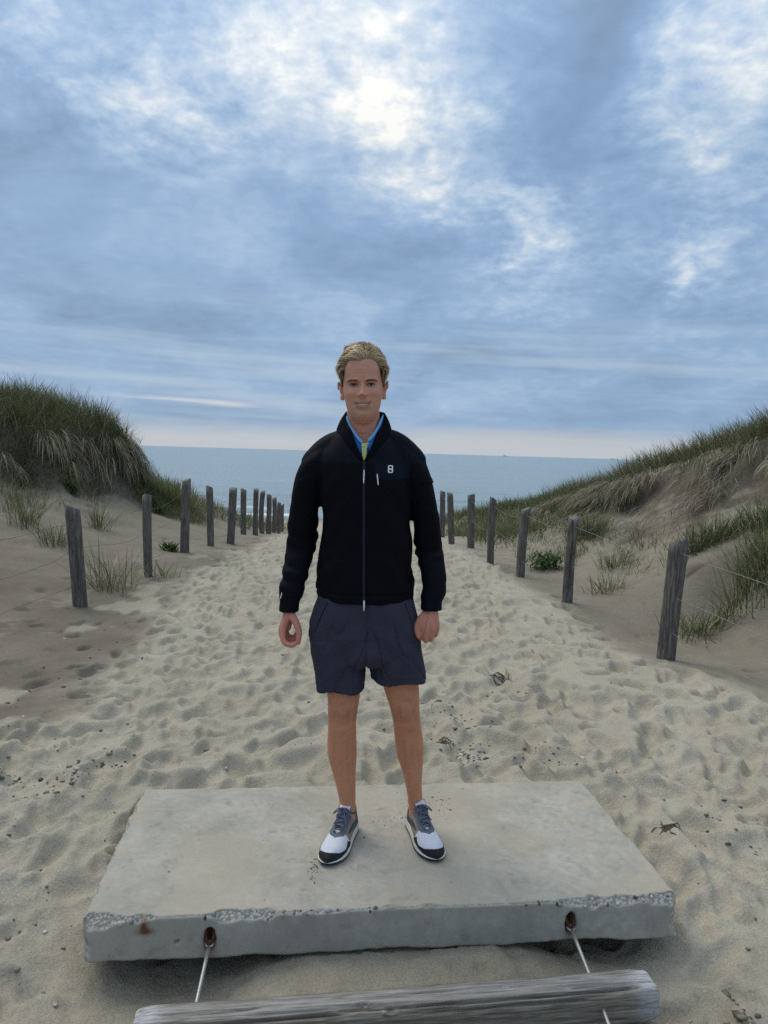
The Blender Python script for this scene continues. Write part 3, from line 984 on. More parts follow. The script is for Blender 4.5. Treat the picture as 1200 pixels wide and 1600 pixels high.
def build_rod(name, pts, label, nut_at):
    root = empty(name, pts[0], 0, label, 'rod', 'steel tie rods between slab and beam')
    P = np.array(pts) - np.array(pts[0])
    v, f = tube_np(P, 0.0060, 10)
    link('shaft', mesh_np('shaft', v, f), galv, root)
    # ferrule where the rod enters the timber, and the clip at the eye
    n = np.array(nut_at) - np.array(pts[0])
    d = (P[-1] - P[-2]); d /= np.linalg.norm(d)
    v, f = tube_np([n - d * 0.006, n - d * 0.003, n + d * 0.003, n + d * 0.009], [0.009, 0.0125, 0.0125, 0.012], 8)
    link('nut', mesh_np('nut', v, f), dark_steel, root)
    c = P[0]
    a = np.linspace(0, 2 * math.pi, 15)
    dd = P[1] - P[0]; dd /= np.linalg.norm(dd)
    s = np.cross(dd, (0, 0, 1)); s /= np.linalg.norm(s)
    ring = c + np.outer(np.cos(a) * 0.013 - 0.010, -dd) * -1 + np.outer(np.sin(a) * 0.011, s)
    v, f = tube_np(ring, 0.004, 7, cap=False)
    link('shackle', mesh_np('shackle', v, f), galv, root)


def rods():
    for (hu, hz), bx, lab in zip(HOOKS, (-0.494, 0.672), ('thin galvanised rod tying the slab to the beam near its left end', 'thin galvanised rod running from the slab through the right end of the beam')):
        e = slab_pt(hu, -0.012, hz - 0.022)
        t = (bx - BEAM_A[0]) / (BEAM_B[0] - BEAM_A[0])
        cy = BEAM_A[1] + t * (BEAM_B[1] - BEAM_A[1])
        n = np.array([bx, cy + 0.062, -0.112])
        pts = [e, e * 0.66 + n * 0.34, e * 0.3 + n * 0.7, n, n + (n - e) * 0.2]
        if bx > 0:
            pts += [np.array([bx + 0.004, cy, -0.118]), np.array([bx + 0.008, cy - 0.10, -0.132]), np.array([bx + 0.014, cy - 0.22, -0.160])]
        build_rod('tie_rod', pts, lab, n)


rods()


# ------------------------------------------------------------------ fences
def post_mesh(h, w, lean, r, crack):
    nz, ns = 15, 20
    z = np.linspace(-0.18, h, nz)
    a = np.linspace(0, 2 * math.pi, ns, endpoint=False)
    Z, A = np.meshgrid(z, a, indexing='ij')
    s = r.uniform(0, 50)
    sq = r.uniform(2.3, 4.0)
    rad = 1 / (np.abs(np.cos(A + s)) ** sq + np.abs(np.sin(A + s)) ** sq) ** (1 / sq)
    rad = rad * w * 0.5 * (1 + 0.10 * fbm(Z * 2.2 + s, np.cos(A) * 0.9, np.sin(A) * 0.9, oct=2, seed=131) + 0.05 * fbm(Z * 0.6 + s, np.cos(A) * 4, np.sin(A) * 4, oct=2, seed=133))
    if crack is not None:
        rad = rad - 0.42 * w * np.exp(-((A - crack - 0.08 * np.sin(Z * 5)) / 0.13) ** 2) * sstep(-0.1, 0.25, Z)
    Zt = Z + np.where(Z > h - 1e-6, 0.022 * np.sin(A + s) + 0.008 * fbm(np.cos(A) * 3 + s, np.sin(A) * 3, oct=2, seed=135), 0)
    bx, by = r.normal(0, 0.010, 2)
    ox = lean[0] * Z + bx * np.sin(Z * 3.4)
    oy = lean[1] * Z + by * np.sin(Z * 3.0)
    V = np.stack([rad * np.cos(A) + ox, rad * np.sin(A) * r.uniform(0.75, 1.0) + oy, Zt], -1).reshape(-1, 3)
    i = np.arange(nz * ns).reshape(nz, ns)
    j = np.roll(i, -1, 1)
    F = [np.stack([i[:-1].ravel(), j[:-1].ravel(), j[1:].ravel(), i[1:].ravel()], 1)]
    V = np.concatenate([V, [[ox[-1, 0], oy[-1, 0], h - 0.004]]])
    F.append(np.stack([np.full(ns, nz * ns), i[-1], j[-1]], 1))
    me = mesh_np('post', V, F)
    attr(me, 'worn', np.concatenate([(sstep(h - 0.02, h, Z) * 0.10).ravel(), [0.25]]))
    return me


POST_MAT = wood_mat('post_wood', (0.100, 0.091, 0.080), (0.205, 0.190, 0.170), (8.0, 8.0, 0.7))
WIRE_OLD = simple_mat('old_wire', (0.12, 0.115, 0.105), 0.6, 0.3, 40, 0, 0, 0.4, 0.3)
WIRE_NEW = simple_mat('bright_wire', (0.26, 0.255, 0.23), 0.5, 0.3, 40, 0, 0, 0.5, 0.3)


def build_fence(name, label, posts, wires, wmat, seed, extra):
    r = np.random.default_rng(seed)
    root = empty(name, (posts[0][0], posts[0][1], 0), 0, label, 'fence')
    o0 = np.array([posts[0][0], posts[0][1], 0])
    tops = []
    for k, (x, y, h, w, lx, ly, crack) in enumerate(posts):
        z = float(gz(x, y)[0])
        p = link('post', post_mesh(h, w, (lx, ly), r, crack), POST_MAT, root)
        p.location = np.array([x, y, z]) - o0
        tops.append((np.array([x, y, z]), h, lx, ly, w))
    seq = extra[0] + tops + extra[1]
    for fr in wires:
        pts = []
        for (p, h, lx, ly, w), (q, h2, lx2, ly2, w2) in zip(seq[:-1], seq[1:]):
            a = p + np.array([lx * h * fr, ly * h * fr - w * 0.5, h * fr + r.normal(0, 0.012)])
            b = q + np.array([lx2 * h2 * fr, ly2 * h2 * fr - w2 * 0.5, h2 * fr])
            n = 9
            sag = 0.025 + 0.05 * r.uniform()
            wob = r.normal(0, 0.012, 3)
            for i in range(n):
                t = i / n
                s = a * (1 - t) + b * t
                s = s + np.array([0, 0, -sag * 4 * t * (1 - t)]) + wob * math.sin(math.pi * 2 * t)
                pts.append(s)
        pts.append(b)
        v, f = tube_np(np.array(pts) - o0, 0.0018, 5)
        link('wire', mesh_np('wire', v, f), wmat, root)
    return root


# x, y, height, thickness, lean x, lean y, crack angle
LEFT_POSTS = [
    (-2.69, 6.60, 0.89, 0.125, -0.075, 0.0, 4.9), (-2.58, 8.18, 0.885, 0.098, -0.02, 0.0, None), (-2.60, 9.75, 0.95, 0.105, 0.02, 0.0, None),
    (-2.57, 11.1, 0.88, 0.095, -0.035, 0.0, None), (-2.44, 11.9, 0.88, 0.115, 0.03, 0.0, None), (-2.63, 14.0, 0.87, 0.10, -0.01, 0.0, None),
    (-2.49, 14.5, 0.89, 0.10, 0.0, 0.0, None), (-2.51, 15.4, 0.87, 0.10, 0.01, 0.0, None), (-2.53, 16.4, 0.87, 0.10, 0.0, 0.0, None),
    (-2.71, 18.4, 0.86, 0.10, 0.0, 0.0, None), (-2.90, 20.6, 0.86, 0.10, 0.01, 0.0, None), (-3.12, 22.9, 0.86, 0.10, 0.0, 0.0, None)]
RIGHT_POSTS = [
    (2.115, 5.44, 0.875, 0.118, 0.055, 0.0, None), (1.89, 7.52, 0.865, 0.102, 0.035, 0.0, 4.6), (1.74, 9.35, 0.85, 0.108, 0.05, 0.0, None),
    (1.445, 9.95, 0.90, 0.085, 0.005, 0.0, None), (1.43, 12.1, 0.86, 0.11, -0.03, 0.0, None), (1.165, 12.65, 0.86, 0.10, -0.07, 0.0, None),
    (1.09, 13.8, 0.85, 0.10, -0.02, 0.0, None)]
lx = (np.array([-2.85, 3.6, 0.12]), 0.86, 0, 0, 0.1)
build_fence('wire_fence', 'post and wire fence with thin dark wires on the left bank of the path', LEFT_POSTS, (0.86, 0.55, 0.22), WIRE_OLD, 3, ([lx], []))
rx = (np.array([2.75, 3.3, -0.03]), 0.86, 0, 0, 0.1)
build_fence('wire_fence', 'post and wire fence with pale slack wires on the right side of the path', RIGHT_POSTS, (0.90, 0.55, 0.22), WIRE_NEW, 5, ([rx], [(np.array([0.85, 17.0, -0.5]), 0.86, 0, 0, 0.1)]))


# ------------------------------------------------------------------ ships on the horizon
def build_ship(loc, L, label, rz):
    root = empty('ship', loc, rz, label, 'ship')
    hull = simple_mat('ship_hull', (0.80, 0.81, 0.82), 0.6, 0.05, 0.1, 0)
    white = simple_mat('ship_white', (0.90, 0.90, 0.88), 0.5, 0.03, 0.1, 0)
    n = 13
    xs = np.linspace(-0.5, 0.5, n)
    wd = 0.075 * np.clip(1 - np.abs(xs * 2) ** 4, 0.05, 1)
    V, F = [], []
    for x, w in zip(xs, wd):
        sh = 0.05 + 0.03 * max(0, x) ** 2 * 4
        V += [(x, -w * 0.7, -0.01), (x, -w, sh), (x, w, sh), (x, w * 0.7, -0.01)]
    for i in range(n - 1):
        for k in range(4):
            F.append((i * 4 + k, (i + 1) * 4 + k, (i + 1) * 4 + (k + 1) % 4, i * 4 + (k + 1) % 4))
    F += [(0, 1, 2, 3), ((n - 1) * 4 + 3, (n - 1) * 4 + 2, (n - 1) * 4 + 1, (n - 1) * 4)]
    link('hull', mesh_np('hull', np.array(V) * L, np.array(F), False), hull, root)

    def box(nm, x0, x1, w, z0, z1):
        c = np.array([(x, y, z) for z in (z0, z1) for y in (-w, w) for x in (x0, x1)]) * L
        f = np.array([(0, 2, 3, 1), (4, 5, 7, 6), (0, 1, 5, 4), (2, 6, 7, 3), (0, 4, 6, 2), (1, 3, 7, 5)])
        link(nm, mesh_np(nm, c, f, False), white, root)
    box('deckhouse', -0.40, 0.18, 0.055, 0.045, 0.20)
    box('bridge', -0.34, -0.02, 0.045, 0.20, 0.32)
    v, f = tube_np(np.array([(-0.2, 0, 0.32), (-0.21, 0, 0.45)]) * L, [0.012 * L, 0.008 * L], 6)
    link('mast', mesh_np('mast', v, f), white, root)


build_ship((700, 4400, SEA_Z), 38, 'tiny white ship on the horizon just right of the man', 0.25)
build_ship((1330, 4400, SEA_Z), 34, 'tiny white ship on the horizon above the right dune', -0.3)


# ------------------------------------------------------------------ litter in the sand
def build_debris():
    r = np.random.default_rng(23)
    # dry seaweed and twig scraps gathered in small heaps; each heap is a thing of its own
    heaps = [(0.33, 3.75, 0.075, 26, 'small heap of dark twigs in the sand right behind the slab'),
             (0.80, 4.85, 0.10, 24, 'scrap of dark dry seaweed in the trampled sand right of the shorts'),
             (1.22, 2.98, 0.075, 22, 'dark tangle of dry seaweed beside the right edge of the slab')]
    m = simple_mat('dry_seaweed', (0.085, 0.071, 0.052), 0.9, 0.5, 60, 0.3, 0.002)
    for hx, hy, sp, n, lab in heaps:
        parts = []
        for k in range(n):
            x, y = hx + r.normal(0, sp * 0.36), hy + r.normal(0, sp * 0.36)
            a = r.uniform(0, 6.28)
            l = r.uniform(0.014, 0.042)
            t = np.linspace(-1, 1, 5)
            px = x + t * l * math.cos(a) + 0.3 * l * t ** 2 * math.sin(a)
            py = y + t * l * math.sin(a) - 0.3 * l * t ** 2 * math.cos(a)
            pz = gz(px, py) + 0.003 + r.uniform(0, 0.004) * (1 - t ** 2)
            parts.append(tube_np(np.stack([px, py, pz], 1) - (hx, hy, 0), [0.001, 0.0022, 0.0024, 0.0020, 0.001], 5))
        V, F = join_np(parts)
        o = link('seaweed_scrap', mesh_np('seaweed_scrap', V, F), m, None, lab, 'seaweed', 'scraps of seaweed and twig on the sand')
        o.location = (hx, hy, 0)
    # small clods and shell grit: nobody could count them
    ico = bmesh.new()
    bmesh.ops.create_icosphere(ico, subdivisions=1, radius=1)
    iv = np.array([q.co[:] for q in ico.verts]); itf = np.array([[x.index for x in f.verts] for f in ico.faces]); ico.free()
    P, C = [], []
    spots = [(-1.75, 3.0, 0.42, 0.6, 110), (1.02, 1.98, 0.09, 0.10, 330), (1.45, 2.6, 0.3, 0.5, 60), (-1.9, 4.6, 0.3, 1.2, 60), (0.4, 4.2, 0.5, 0.6, 50), (0.0, 5.5, 1.4, 2.2, 50), (-1.15, 2.2, 0.1, 0.4, 40), (0.45, 3.62, 0.06, 0.09, 80), (0.42, 3.95, 0.06, 0.12, 50), (0.36, 4.3, 0.07, 0.15, 30), (0.85, 3.6, 0.10, 0.06, 40), (-1.55, 2.75, 0.09, 0.05, 60), (-1.75, 3.25, 0.12, 0.04, 55), (-1.35, 3.25, 0.07, 0.09, 55), (-1.28, 3.45, 0.08, 0.05, 40), (1.5, 2.95, 0.10, 0.2, 25)]
    for sx, sy, ax, ay, n in spots:
        x = r.normal(sx, ax, n); y = r.normal(sy, ay, n)
        ok = ~((x > -1.0) & (x < 1.1) & (y > 2.15) & (y < 3.4)) & (y > 1.7)
        z = gz(x, y)
        for a, b_, c, k in zip(x, y, z, ok):
            if not k:
                continue
            s = 0.0025 + 0.008 * r.uniform() ** 2.2
            s *= 1.5 if (a > 0.8 and b_ < 2.3) else 1
            q = iv * s * np.array([r.uniform(0.7, 1.9), r.uniform(0.7, 1.6), r.uniform(0.4, 0.8)]) * (1 + 0.2 * r.normal(size=(len(iv), 1)))
            P.append((q + (a, b_, c + s * 0.25), itf))
            base = np.array([0.135, 0.116, 0.089]) if r.uniform() < 0.6 else np.array([0.24, 0.21, 0.165])
            if r.uniform() < 0.10:
                base = np.array([0.5, 0.48, 0.44])
            C.append(np.tile(base * r.uniform(0.7, 1.2), (len(iv), 1)))
    # sand and grit left on the slab by shoes
    for cu, cv, su, sv, n in ((1.20, 0.70, 0.06, 0.04, 70), (1.08, 0.58, 0.05, 0.03, 30), (0.72, 0.25, 0.012, 0.05, 28), (0.95, 0.45, 0.6, 0.3, 20)):
        for u_, v_ in zip(r.normal(cu, su, n), r.normal(cv, sv, n)):
            if not (0.03 < u_ < SLAB_L - 0.03 and 0.04 < v_ < SLAB_W - 0.03):
                continue
            p_ = slab_pt(u_, v_, 0.002)
            s = 0.0012 + 0.0030 * r.uniform() ** 2.5
            q = iv * s * np.array([r.uniform(0.8, 2.2), r.uniform(0.7, 1.5), r.uniform(0.4, 0.7)])
            P.append((q + p_, itf))
            C.append(np.tile((np.array([0.17, 0.145, 0.112]) if r.uniform() < 0.65 else np.array([0.30, 0.265, 0.205])) * r.uniform(0.7, 1.2), (len(iv), 1)))
    V, F = join_np(P)
    me = mesh_np('sand_crumbs', V, F)
    attr_col(me, 'col', np.concatenate(C))
    mm, w, b = new_mat('crumbs')
    w.link(w.n('ShaderNodeAttribute', attribute_name='col').outputs['Color'], b.inputs['Base Color'])
    b.inputs['Roughness'].default_value = 0.95
    link('sand_crumbs', me, mm, None, 'dark crumbs of damp sand and shell grit strewn over the path', 'sand crumbs', kind='stuff')


build_debris()

# ------------------------------------------------------------------ marram grass
def grass_mat():
    m, w, b = new_mat('marram_grass')
    c = w.n('ShaderNodeAttribute', attribute_name='col').outputs['Color']
    w.link(c, b.inputs['Base Color'])
    b.inputs['Roughness'].default_value = 0.65
    b.inputs['Specular IOR Level'].default_value = 0.25
    tr = w.n('ShaderNodeBsdfTranslucent')
    w.link(c, tr.inputs['Color'])
    mx = w.n('ShaderNodeMixShader')
    mx.inputs[0].default_value = 0.22
    out = [n for n in w.t.nodes if n.type == 'OUTPUT_MATERIAL'][0]
    w.link(b.outputs[0], mx.inputs[1])
    w.link(tr.outputs[0], mx.inputs[2])
    w.link(mx.outputs[0], out.inputs[0])
    return m


MAT_GRASS = grass_mat()
GREEN = np.array([(0.072, 0.088, 0.034), (0.095, 0.112, 0.045), (0.115, 0.125, 0.055), (0.060, 0.080, 0.035)])
OLIVE = np.array([(0.105, 0.105, 0.050), (0.135, 0.125, 0.062), (0.085, 0.088, 0.042)])
STRAW = np.array([(0.30, 0.255, 0.165), (0.24, 0.205, 0.135), (0.36, 0.315, 0.215), (0.19, 0.165, 0.115)])
ROOT = np.array([(0.125, 0.105, 0.085), (0.17, 0.145, 0.115), (0.085, 0.070, 0.055), (0.22, 0.19, 0.15)])
FRESH = np.array([(0.065, 0.125, 0.030), (0.085, 0.150, 0.040), (0.055, 0.105, 0.030)])


GREEN, OLIVE, STRAW, ROOT, FRESH = GREEN * 1.45, OLIVE * 1.40, STRAW * 1.15, ROOT * 1.15, FRESH * 0.95


def pick(r, n, mixture):
    """colours for n blades from [(palette, share), ...]"""
    pal = np.concatenate([p for p, _ in mixture])
    pr = np.concatenate([np.full(len(p), s / len(p)) for p, s in mixture])
    return pal[r.choice(len(pal), n, p=pr / pr.sum())] * r.uniform(0.75, 1.25, (n, 1))


def blades(r, root, L, az, tilt, droop, width, col, nseg=4):
    """curved ribbons; all arguments are arrays over the blades. returns V, tris, colours"""
    n = len(root)
    t = np.linspace(0, 1, nseg + 1)
    pos = [root]
    h = np.stack([np.cos(az), np.sin(az), np.zeros(n)], 1)
    for k in range(nseg):
        a = tilt + droop * (t[k] + t[k + 1]) / 2
        step = (L / nseg)[:, None] * (h * np.sin(a)[:, None] + np.array([0, 0, 1.0]) * np.cos(a)[:, None])
        pos.append(pos[-1] + step)
    tw = az + math.pi / 2 + r.normal(0, 0.7, n)
    s = np.stack([np.cos(tw), np.sin(tw), np.zeros(n)], 1)
    prof = np.interp(t, [0, 0.35, 0.75, 1], [0.8, 1.0, 0.65, 0.0])
    vs = []
    for k in range(nseg):
        o = s * (width * prof[k] * 0.5)[:, None]
        vs += [pos[k] - o, pos[k] + o]
    vs.append(pos[-1])
    V = np.stack(vs, 1)                      # n, 2*nseg+1, 3
    m = 2 * nseg + 1
    base = (np.arange(n) * m)[:, None]
    tris = []
    for k in range(nseg - 1):
        a = 2 * k
        tris += [base + np.array([[a, a + 1, a + 3]]), base + np.array([[a, a + 3, a + 2]])]
    a = 2 * (nseg - 1)
    tris.append(base + np.array([[a, a + 1, a + 2]]))
    # tips bleach a little
    fade = np.interp(np.repeat(t, 2)[:m], [0, 0.6, 1], [1.0, 1.0, 1.25])
    C = col[:, None, :] * fade[None, :, None]
    return V.reshape(-1, 3), np.concatenate(tris), C.reshape(-1, 3)


def grass_object(name, chunks, label, cat='grass', kind=None, group=None, origin=None):
    V, T, C, o = [], [], [], 0
    for v, t, c in chunks:
        V.append(v); T.append(t + o); C.append(c); o += len(v)
    V = np.concatenate(V)
    if origin is not None:
        V = V - np.array(origin)
    me = mesh_np(name, V, [np.concatenate(T)])
    attr_col(me, 'col', np.concatenate(C))
    ob = link(name, me, MAT_GRASS, None, label, cat, group, kind)
    if origin is not None:
        ob.location = origin
    return ob


def downhill(x, y, e=0.15):
    gx = (gz(x + e, y) - gz(x - e, y)) / (2 * e)
    gy = (gz(x, y + e) - gz(x, y - e)) / (2 * e)
    return np.arctan2(-gy, -gx), np.hypot(gx, gy)


def cover(r, x0, x1, y0, y1, n_tufts, per, dens, L, mixture, width=0.007, spread=0.09, tilt=0.28, lean_az=None, lean=0.0):
    """tufts scattered over a rectangle with acceptance probability dens(x, y, z)"""
    x = r.uniform(x0, x1, n_tufts)
    y = r.uniform(y0, y1, n_tufts)
    z = gz(x, y)
    ok = r.uniform(0, 1, n_tufts) < dens(x, y, z)
    x, y = x[ok], y[ok]
    n = len(x) * per
    if n == 0:
        return None
    size = np.repeat(r.uniform(0.65, 1.2, len(x)), per)
    dx, dy = r.normal(0, spread, n), r.normal(0, spread, n)
    X, Y = np.repeat(x, per) + dx, np.repeat(y, per) + dy
    root = np.stack([X, Y, gz(X, Y) - 0.01], 1)
    az = np.arctan2(dy, dx) + r.normal(0, 0.9, n)
    if lean_az is not None:
        az = np.where(r.uniform(0, 1, n) < lean, lean_az + r.normal(0, 0.6, n), az)
    ln = L * size * r.uniform(0.55, 1.15, n)
    ti = np.abs(r.normal(0, tilt, n)) + 0.05
    dr = r.uniform(0.2, 1.25, n)
    return blades(r, root, ln, az, ti, dr, width * r.uniform(0.7, 1.3, n), pick(r, n, mixture))


def hanging(r, x, y, n_each, L, mixture, width=0.010, jitter=0.12):
    x = np.repeat(x, n_each) + r.normal(0, jitter, len(x) * n_each)
    y = np.repeat(y, n_each) + r.normal(0, jitter, len(y) * n_each)
    az, sl = downhill(x, y, 0.25)
    n = len(x)
    az = az + np.repeat(r.normal(0, 0.45, n // n_each), n_each)
    z = gz(x, y)
    # the turf overhangs: sheaves start a hand's breadth in front of the bank and fall steeply
    out = r.uniform(0.02, 0.16, n)
    hx_, hy_ = np.cos(az) * 0.6, np.sin(az) * 0.6 - 0.4
    az = np.arctan2(hy_, hx_)
    root = np.stack([x + np.cos(az) * out, y + np.sin(az) * out, z + r.uniform(0.02, 0.14, n)], 1)
    ang = math.pi / 2 + np.arctan(sl) * r.uniform(0.9, 1.25, n)
    t0 = ang * r.uniform(0.5, 0.75, n)
    return blades(r, root, L * r.uniform(0.5, 1.25, n), az + r.normal(0, 0.16 if n_each > 1 else 0.6, n), t0, (ang - t0) * 1.35, width * r.uniform(0.6, 1.4, n), pick(r, n, mixture), nseg=5)


def build_grass():
    r = np.random.default_rng(31)
    # ---- left dune
    cl = []
    crest = lambda x, y, z: sstep(1.05, 1.40, z + 0.25 * fbm(x * 1.3, y * 1.3, oct=2, seed=141)) * (x < -3.9)
    cl.append(cover(r, -9.5, -4.0, 10.8, 17.5, 3300, 16, crest, 0.50, [(GREEN, 0.55), (OLIVE, 0.35), (STRAW, 0.10)], spread=0.10))
    face = lambda x, y, z: (0.22 * sstep(0.50, 0.66, z) + 0.45 * sstep(0.72, 0.90, z)) * sstep(1.7, 1.3, z) * (x < -4.2) * sstep(-0.35, 0.3, fbm(x * 1.6, y * 1.6, oct=2, seed=143))
    cl.append(cover(r, -8.0, -4.0, 9.8, 14.5, 2200, 12, face, 0.36, [(GREEN, 0.45), (OLIVE, 0.30), (STRAW, 0.15), (ROOT, 0.10)], spread=0.08))
    nose = lambda x, y, z: sstep(0.0, 0.22, z) * (x < -3.15) * sstep(12.9, 13.6, y) * sstep(17.6, 16.8, y)
    cl.append(cover(r, -5.2, -3.1, 12.8, 17.8, 2300, 14, nose, 0.24, [(GREEN, 0.62), (OLIVE, 0.28), (STRAW, 0.10)], spread=0.10))
    # dry sheaves hanging over the scarp
    x = r.uniform(-7.6, -4.5, 900); y = r.uniform(10.8, 14.0, 900); z = gz(x, y)
    k = (z > 0.98) & (z < 1.55) & (fbm(x * 2.4, y * 2.4, oct=2, seed=145) > -0.05)
    cl.append(hanging(r, x[k], y[k], 16, 0.46, [(STRAW, 0.34), (ROOT, 0.38), (OLIVE, 0.28)], width=0.011, jitter=0.035))
    # far flank along the fence
    far = lambda x, y, z: 0.5 * sstep(-0.1, 0.4, fbm(x * 0.9, y * 0.9, oct=2, seed=147)) * (x < -2.85 - 0.03 * (y - 15))
    cl.append(cover(r, -7, -2.8, 16.5, 25, 1500, 10, far, 0.36, [(GREEN, 0.6), (OLIVE, 0.3), (STRAW, 0.1)], width=0.010, spread=0.12))
    grass_object('dune_grass', [c for c in cl if c is not None], 'dense olive marram grass covering the dune at the left', kind='stuff')
    # ---- right dune
    cr = []
    crest = lambda x, y, z: sstep(0.0, 0.25, z - np.interp(y, [8.5, 9.5, 10.9, 12.2, 13.8, 15.5], [1.72, 1.56, 1.34, 1.06, 0.72, 0.42])) * (x > 2.6)
    cr.append(cover(r, 2.6, 9.0, 8.0, 18.0, 5200, 15, crest, 0.42, [(OLIVE, 0.42), (GREEN, 0.36), (STRAW, 0.22)], spread=0.10, lean_az=math.pi * 0.95, lean=0.5))
    # dry curtains below the crest
    x = r.uniform(3.0, 6.2, 2600); y = r.uniform(8.0, 15.0, 2600); z = gz(x, y)
    lip = np.interp(y, [8.5, 9.5, 10.9, 12.2, 13.8, 15.5], [1.80, 1.64, 1.42, 1.12, 0.78, 0.48])
    k = (z > lip - 0.30) & (z < lip + 0.06) & (fbm(x * 2.6, y * 2.6, oct=2, seed=151) > 0.0)
    cr.append(hanging(r, x[k], y[k], 20, 0.40, [(STRAW, 0.36), (ROOT, 0.34), (OLIVE, 0.30)], width=0.010, jitter=0.03))
    # tangles of roots slid down onto the bare sand
    for tx, ty, tn, sp in ((3.55, 10.35, 150, 0.14), (3.75, 10.7, 120, 0.16), (4.25, 9.75, 220, 0.20), (4.45, 9.9, 220, 0.20), (4.05, 10.1, 120, 0.16), (3.4, 11.6, 200, 0.25), (3.3, 12.3, 200, 0.25)):
        cr.append(hanging(r, np.full(tn, tx), np.full(tn, ty), 1, 0.34, [(ROOT, 0.8), (STRAW, 0.2)], width=0.009, jitter=sp))
    # low growth between the fence and the dune foot, towards the sea
    low = lambda x, y, z: sstep(11.8, 14.0, y) * sstep(0.15, 0.5, x - np.interp(y, [11, 14, 18, 24], [1.55, 1.25, 1.3, 1.6])) * (0.35 + 0.65 * sstep(-0.25, 0.25, fbm(x * 1.1, y * 1.1, oct=2, seed=153))) * (z < 0.75)
    cr.append(cover(r, 1.3, 5.0, 11.8, 21.5, 4300, 12, low, 0.33, [(GREEN, 0.58), (OLIVE, 0.22), (STRAW, 0.14), (FRESH, 0.06)], width=0.009, spread=0.11))
    spars = lambda x, y, z: 0.42 * sstep(-0.05, 0.35, fbm(x * 1.7, y * 1.7, oct=2, seed=155)) * (x > np.interp(y, [7, 9, 12], [2.15, 1.95, 1.7])) * (z < 0.42)
    cr.append(cover(r, 1.8, 4.2, 7.4, 12.4, 1100, 10, spars, 0.21, [(GREEN, 0.40), (OLIVE, 0.22), (STRAW, 0.30), (FRESH, 0.08)], width=0.007, spread=0.10, tilt=0.5))
    grass_object('dune_grass', [c for c in cr if c is not None], 'olive marram grass with dry hanging sheaves on the dune at the right', kind='stuff')

    # ---- single tussocks one can pick out
    def tuss(x, y, n, L, sp, mixture, label, tilt=0.30, width=0.008, group='grass tussocks on the banks', name='grass_tussock', az=None):
        n = int(n * (1.7 if x > 0 else 1.2))
        dx, dy = r.normal(0, sp, n), r.normal(0, sp, n)
        X, Y = x + dx, y + dy
        root = np.stack([X, Y, gz(X, Y) - 0.012], 1)
        a = np.arctan2(dy, dx) + r.normal(0, 0.8, n)
        if az is not None:
            a = np.where(r.uniform(0, 1, n) < 0.45, az + r.normal(0, 0.5, n), a)
        q = blades(r, root, L * r.uniform(0.45, 1.15, n), a, np.abs(r.normal(0, tilt, n)) + 0.04, r.uniform(0.15, 1.0, n), width * r.uniform(0.7, 1.3, n), pick(r, n, mixture))
        grass_object(name, [q], label, 'grass', None, group, (x, y, float(gz(x, y)[0])))
    G1 = [(GREEN, 0.5), (OLIVE, 0.2), (STRAW, 0.3)]
    G2 = [(GREEN, 0.7), (OLIVE, 0.2), (STRAW, 0.1)]
    tuss(-4.57, 9.51, 85, 0.50, 0.085, G1, 'upright marram tussock on the left bank nearest the picture edge')
    tuss(-3.94, 8.92, 80, 0.36, 0.09, G1, 'thin spreading tussock left of the nearest left post')
    tuss(-3.90, 10.22, 75, 0.48, 0.08, G1, 'upright tussock between the first and second left posts, far behind them')
    tuss(-2.66, 7.30, 95, 0.52, 0.10, [(GREEN, 0.4), (OLIVE, 0.2), (STRAW, 0.4)], 'tall loose tussock right beside the nearest left post', tilt=0.42)
    tuss(-2.44, 8.12, 34, 0.26, 0.07, G1, 'small tuft at the foot of the second left post', tilt=0.5)
    tuss(-4.98, 9.97, 60, 0.36, 0.14, G1, 'sparse tuft at the left picture edge below the dune')
    tuss(-4.06, 14.0, 480, 0.64, 0.13, [(GREEN, 0.55), (OLIVE, 0.45)], 'bushy dark tussock standing out against the sea beside the left dune', tilt=0.38)
    tuss(-3.92, 14.5, 300, 0.50, 0.18, [(GREEN, 0.6), (OLIVE, 0.4)], 'second dark tussock lower down, right of the bushy one by the sea', tilt=0.4)
    tuss(3.11, 11.27, 220, 0.46, 0.13, G2, 'green tussock on the flat behind the second right post')
    tuss(3.42, 8.05, 170, 0.38, 0.11, G2, 'pale edged green tussock right of the top of the nearest right post', tilt=0.42)
    tuss(3.62, 8.05, 150, 0.36, 0.11, G2, 'green tussock on bare sand, between two others right of the nearest post', tilt=0.4)
    tuss(4.02, 7.70, 260, 0.38, 0.15, G2, 'big dark green tussock at the right picture edge', tilt=0.4)
    tuss(3.50, 6.72, 340, 0.38, 0.16, G2, 'dark overhanging green tussock low at the right picture edge', tilt=0.5, az=math.pi * 1.2)
    tuss(3.66, 7.15, 200, 0.36, 0.14, [(GREEN, 0.8), (OLIVE, 0.2)], 'dark green tussock between the two at the right picture edge', tilt=0.5)
    tuss(2.92, 6.72, 150, 0.30, 0.12, G2, 'low flopping grass tuft in the hollow right of the nearest right post', tilt=0.9, az=-0.9)
    tuss(2.42, 7.95, 60, 0.26, 0.10, G1, 'thin tuft between the two nearest right posts', tilt=0.45)
    tuss(2.88, 9.2, 80, 0.28, 0.085, G1, 'thin tuft on the flat behind the nearest right post', tilt=0.45)
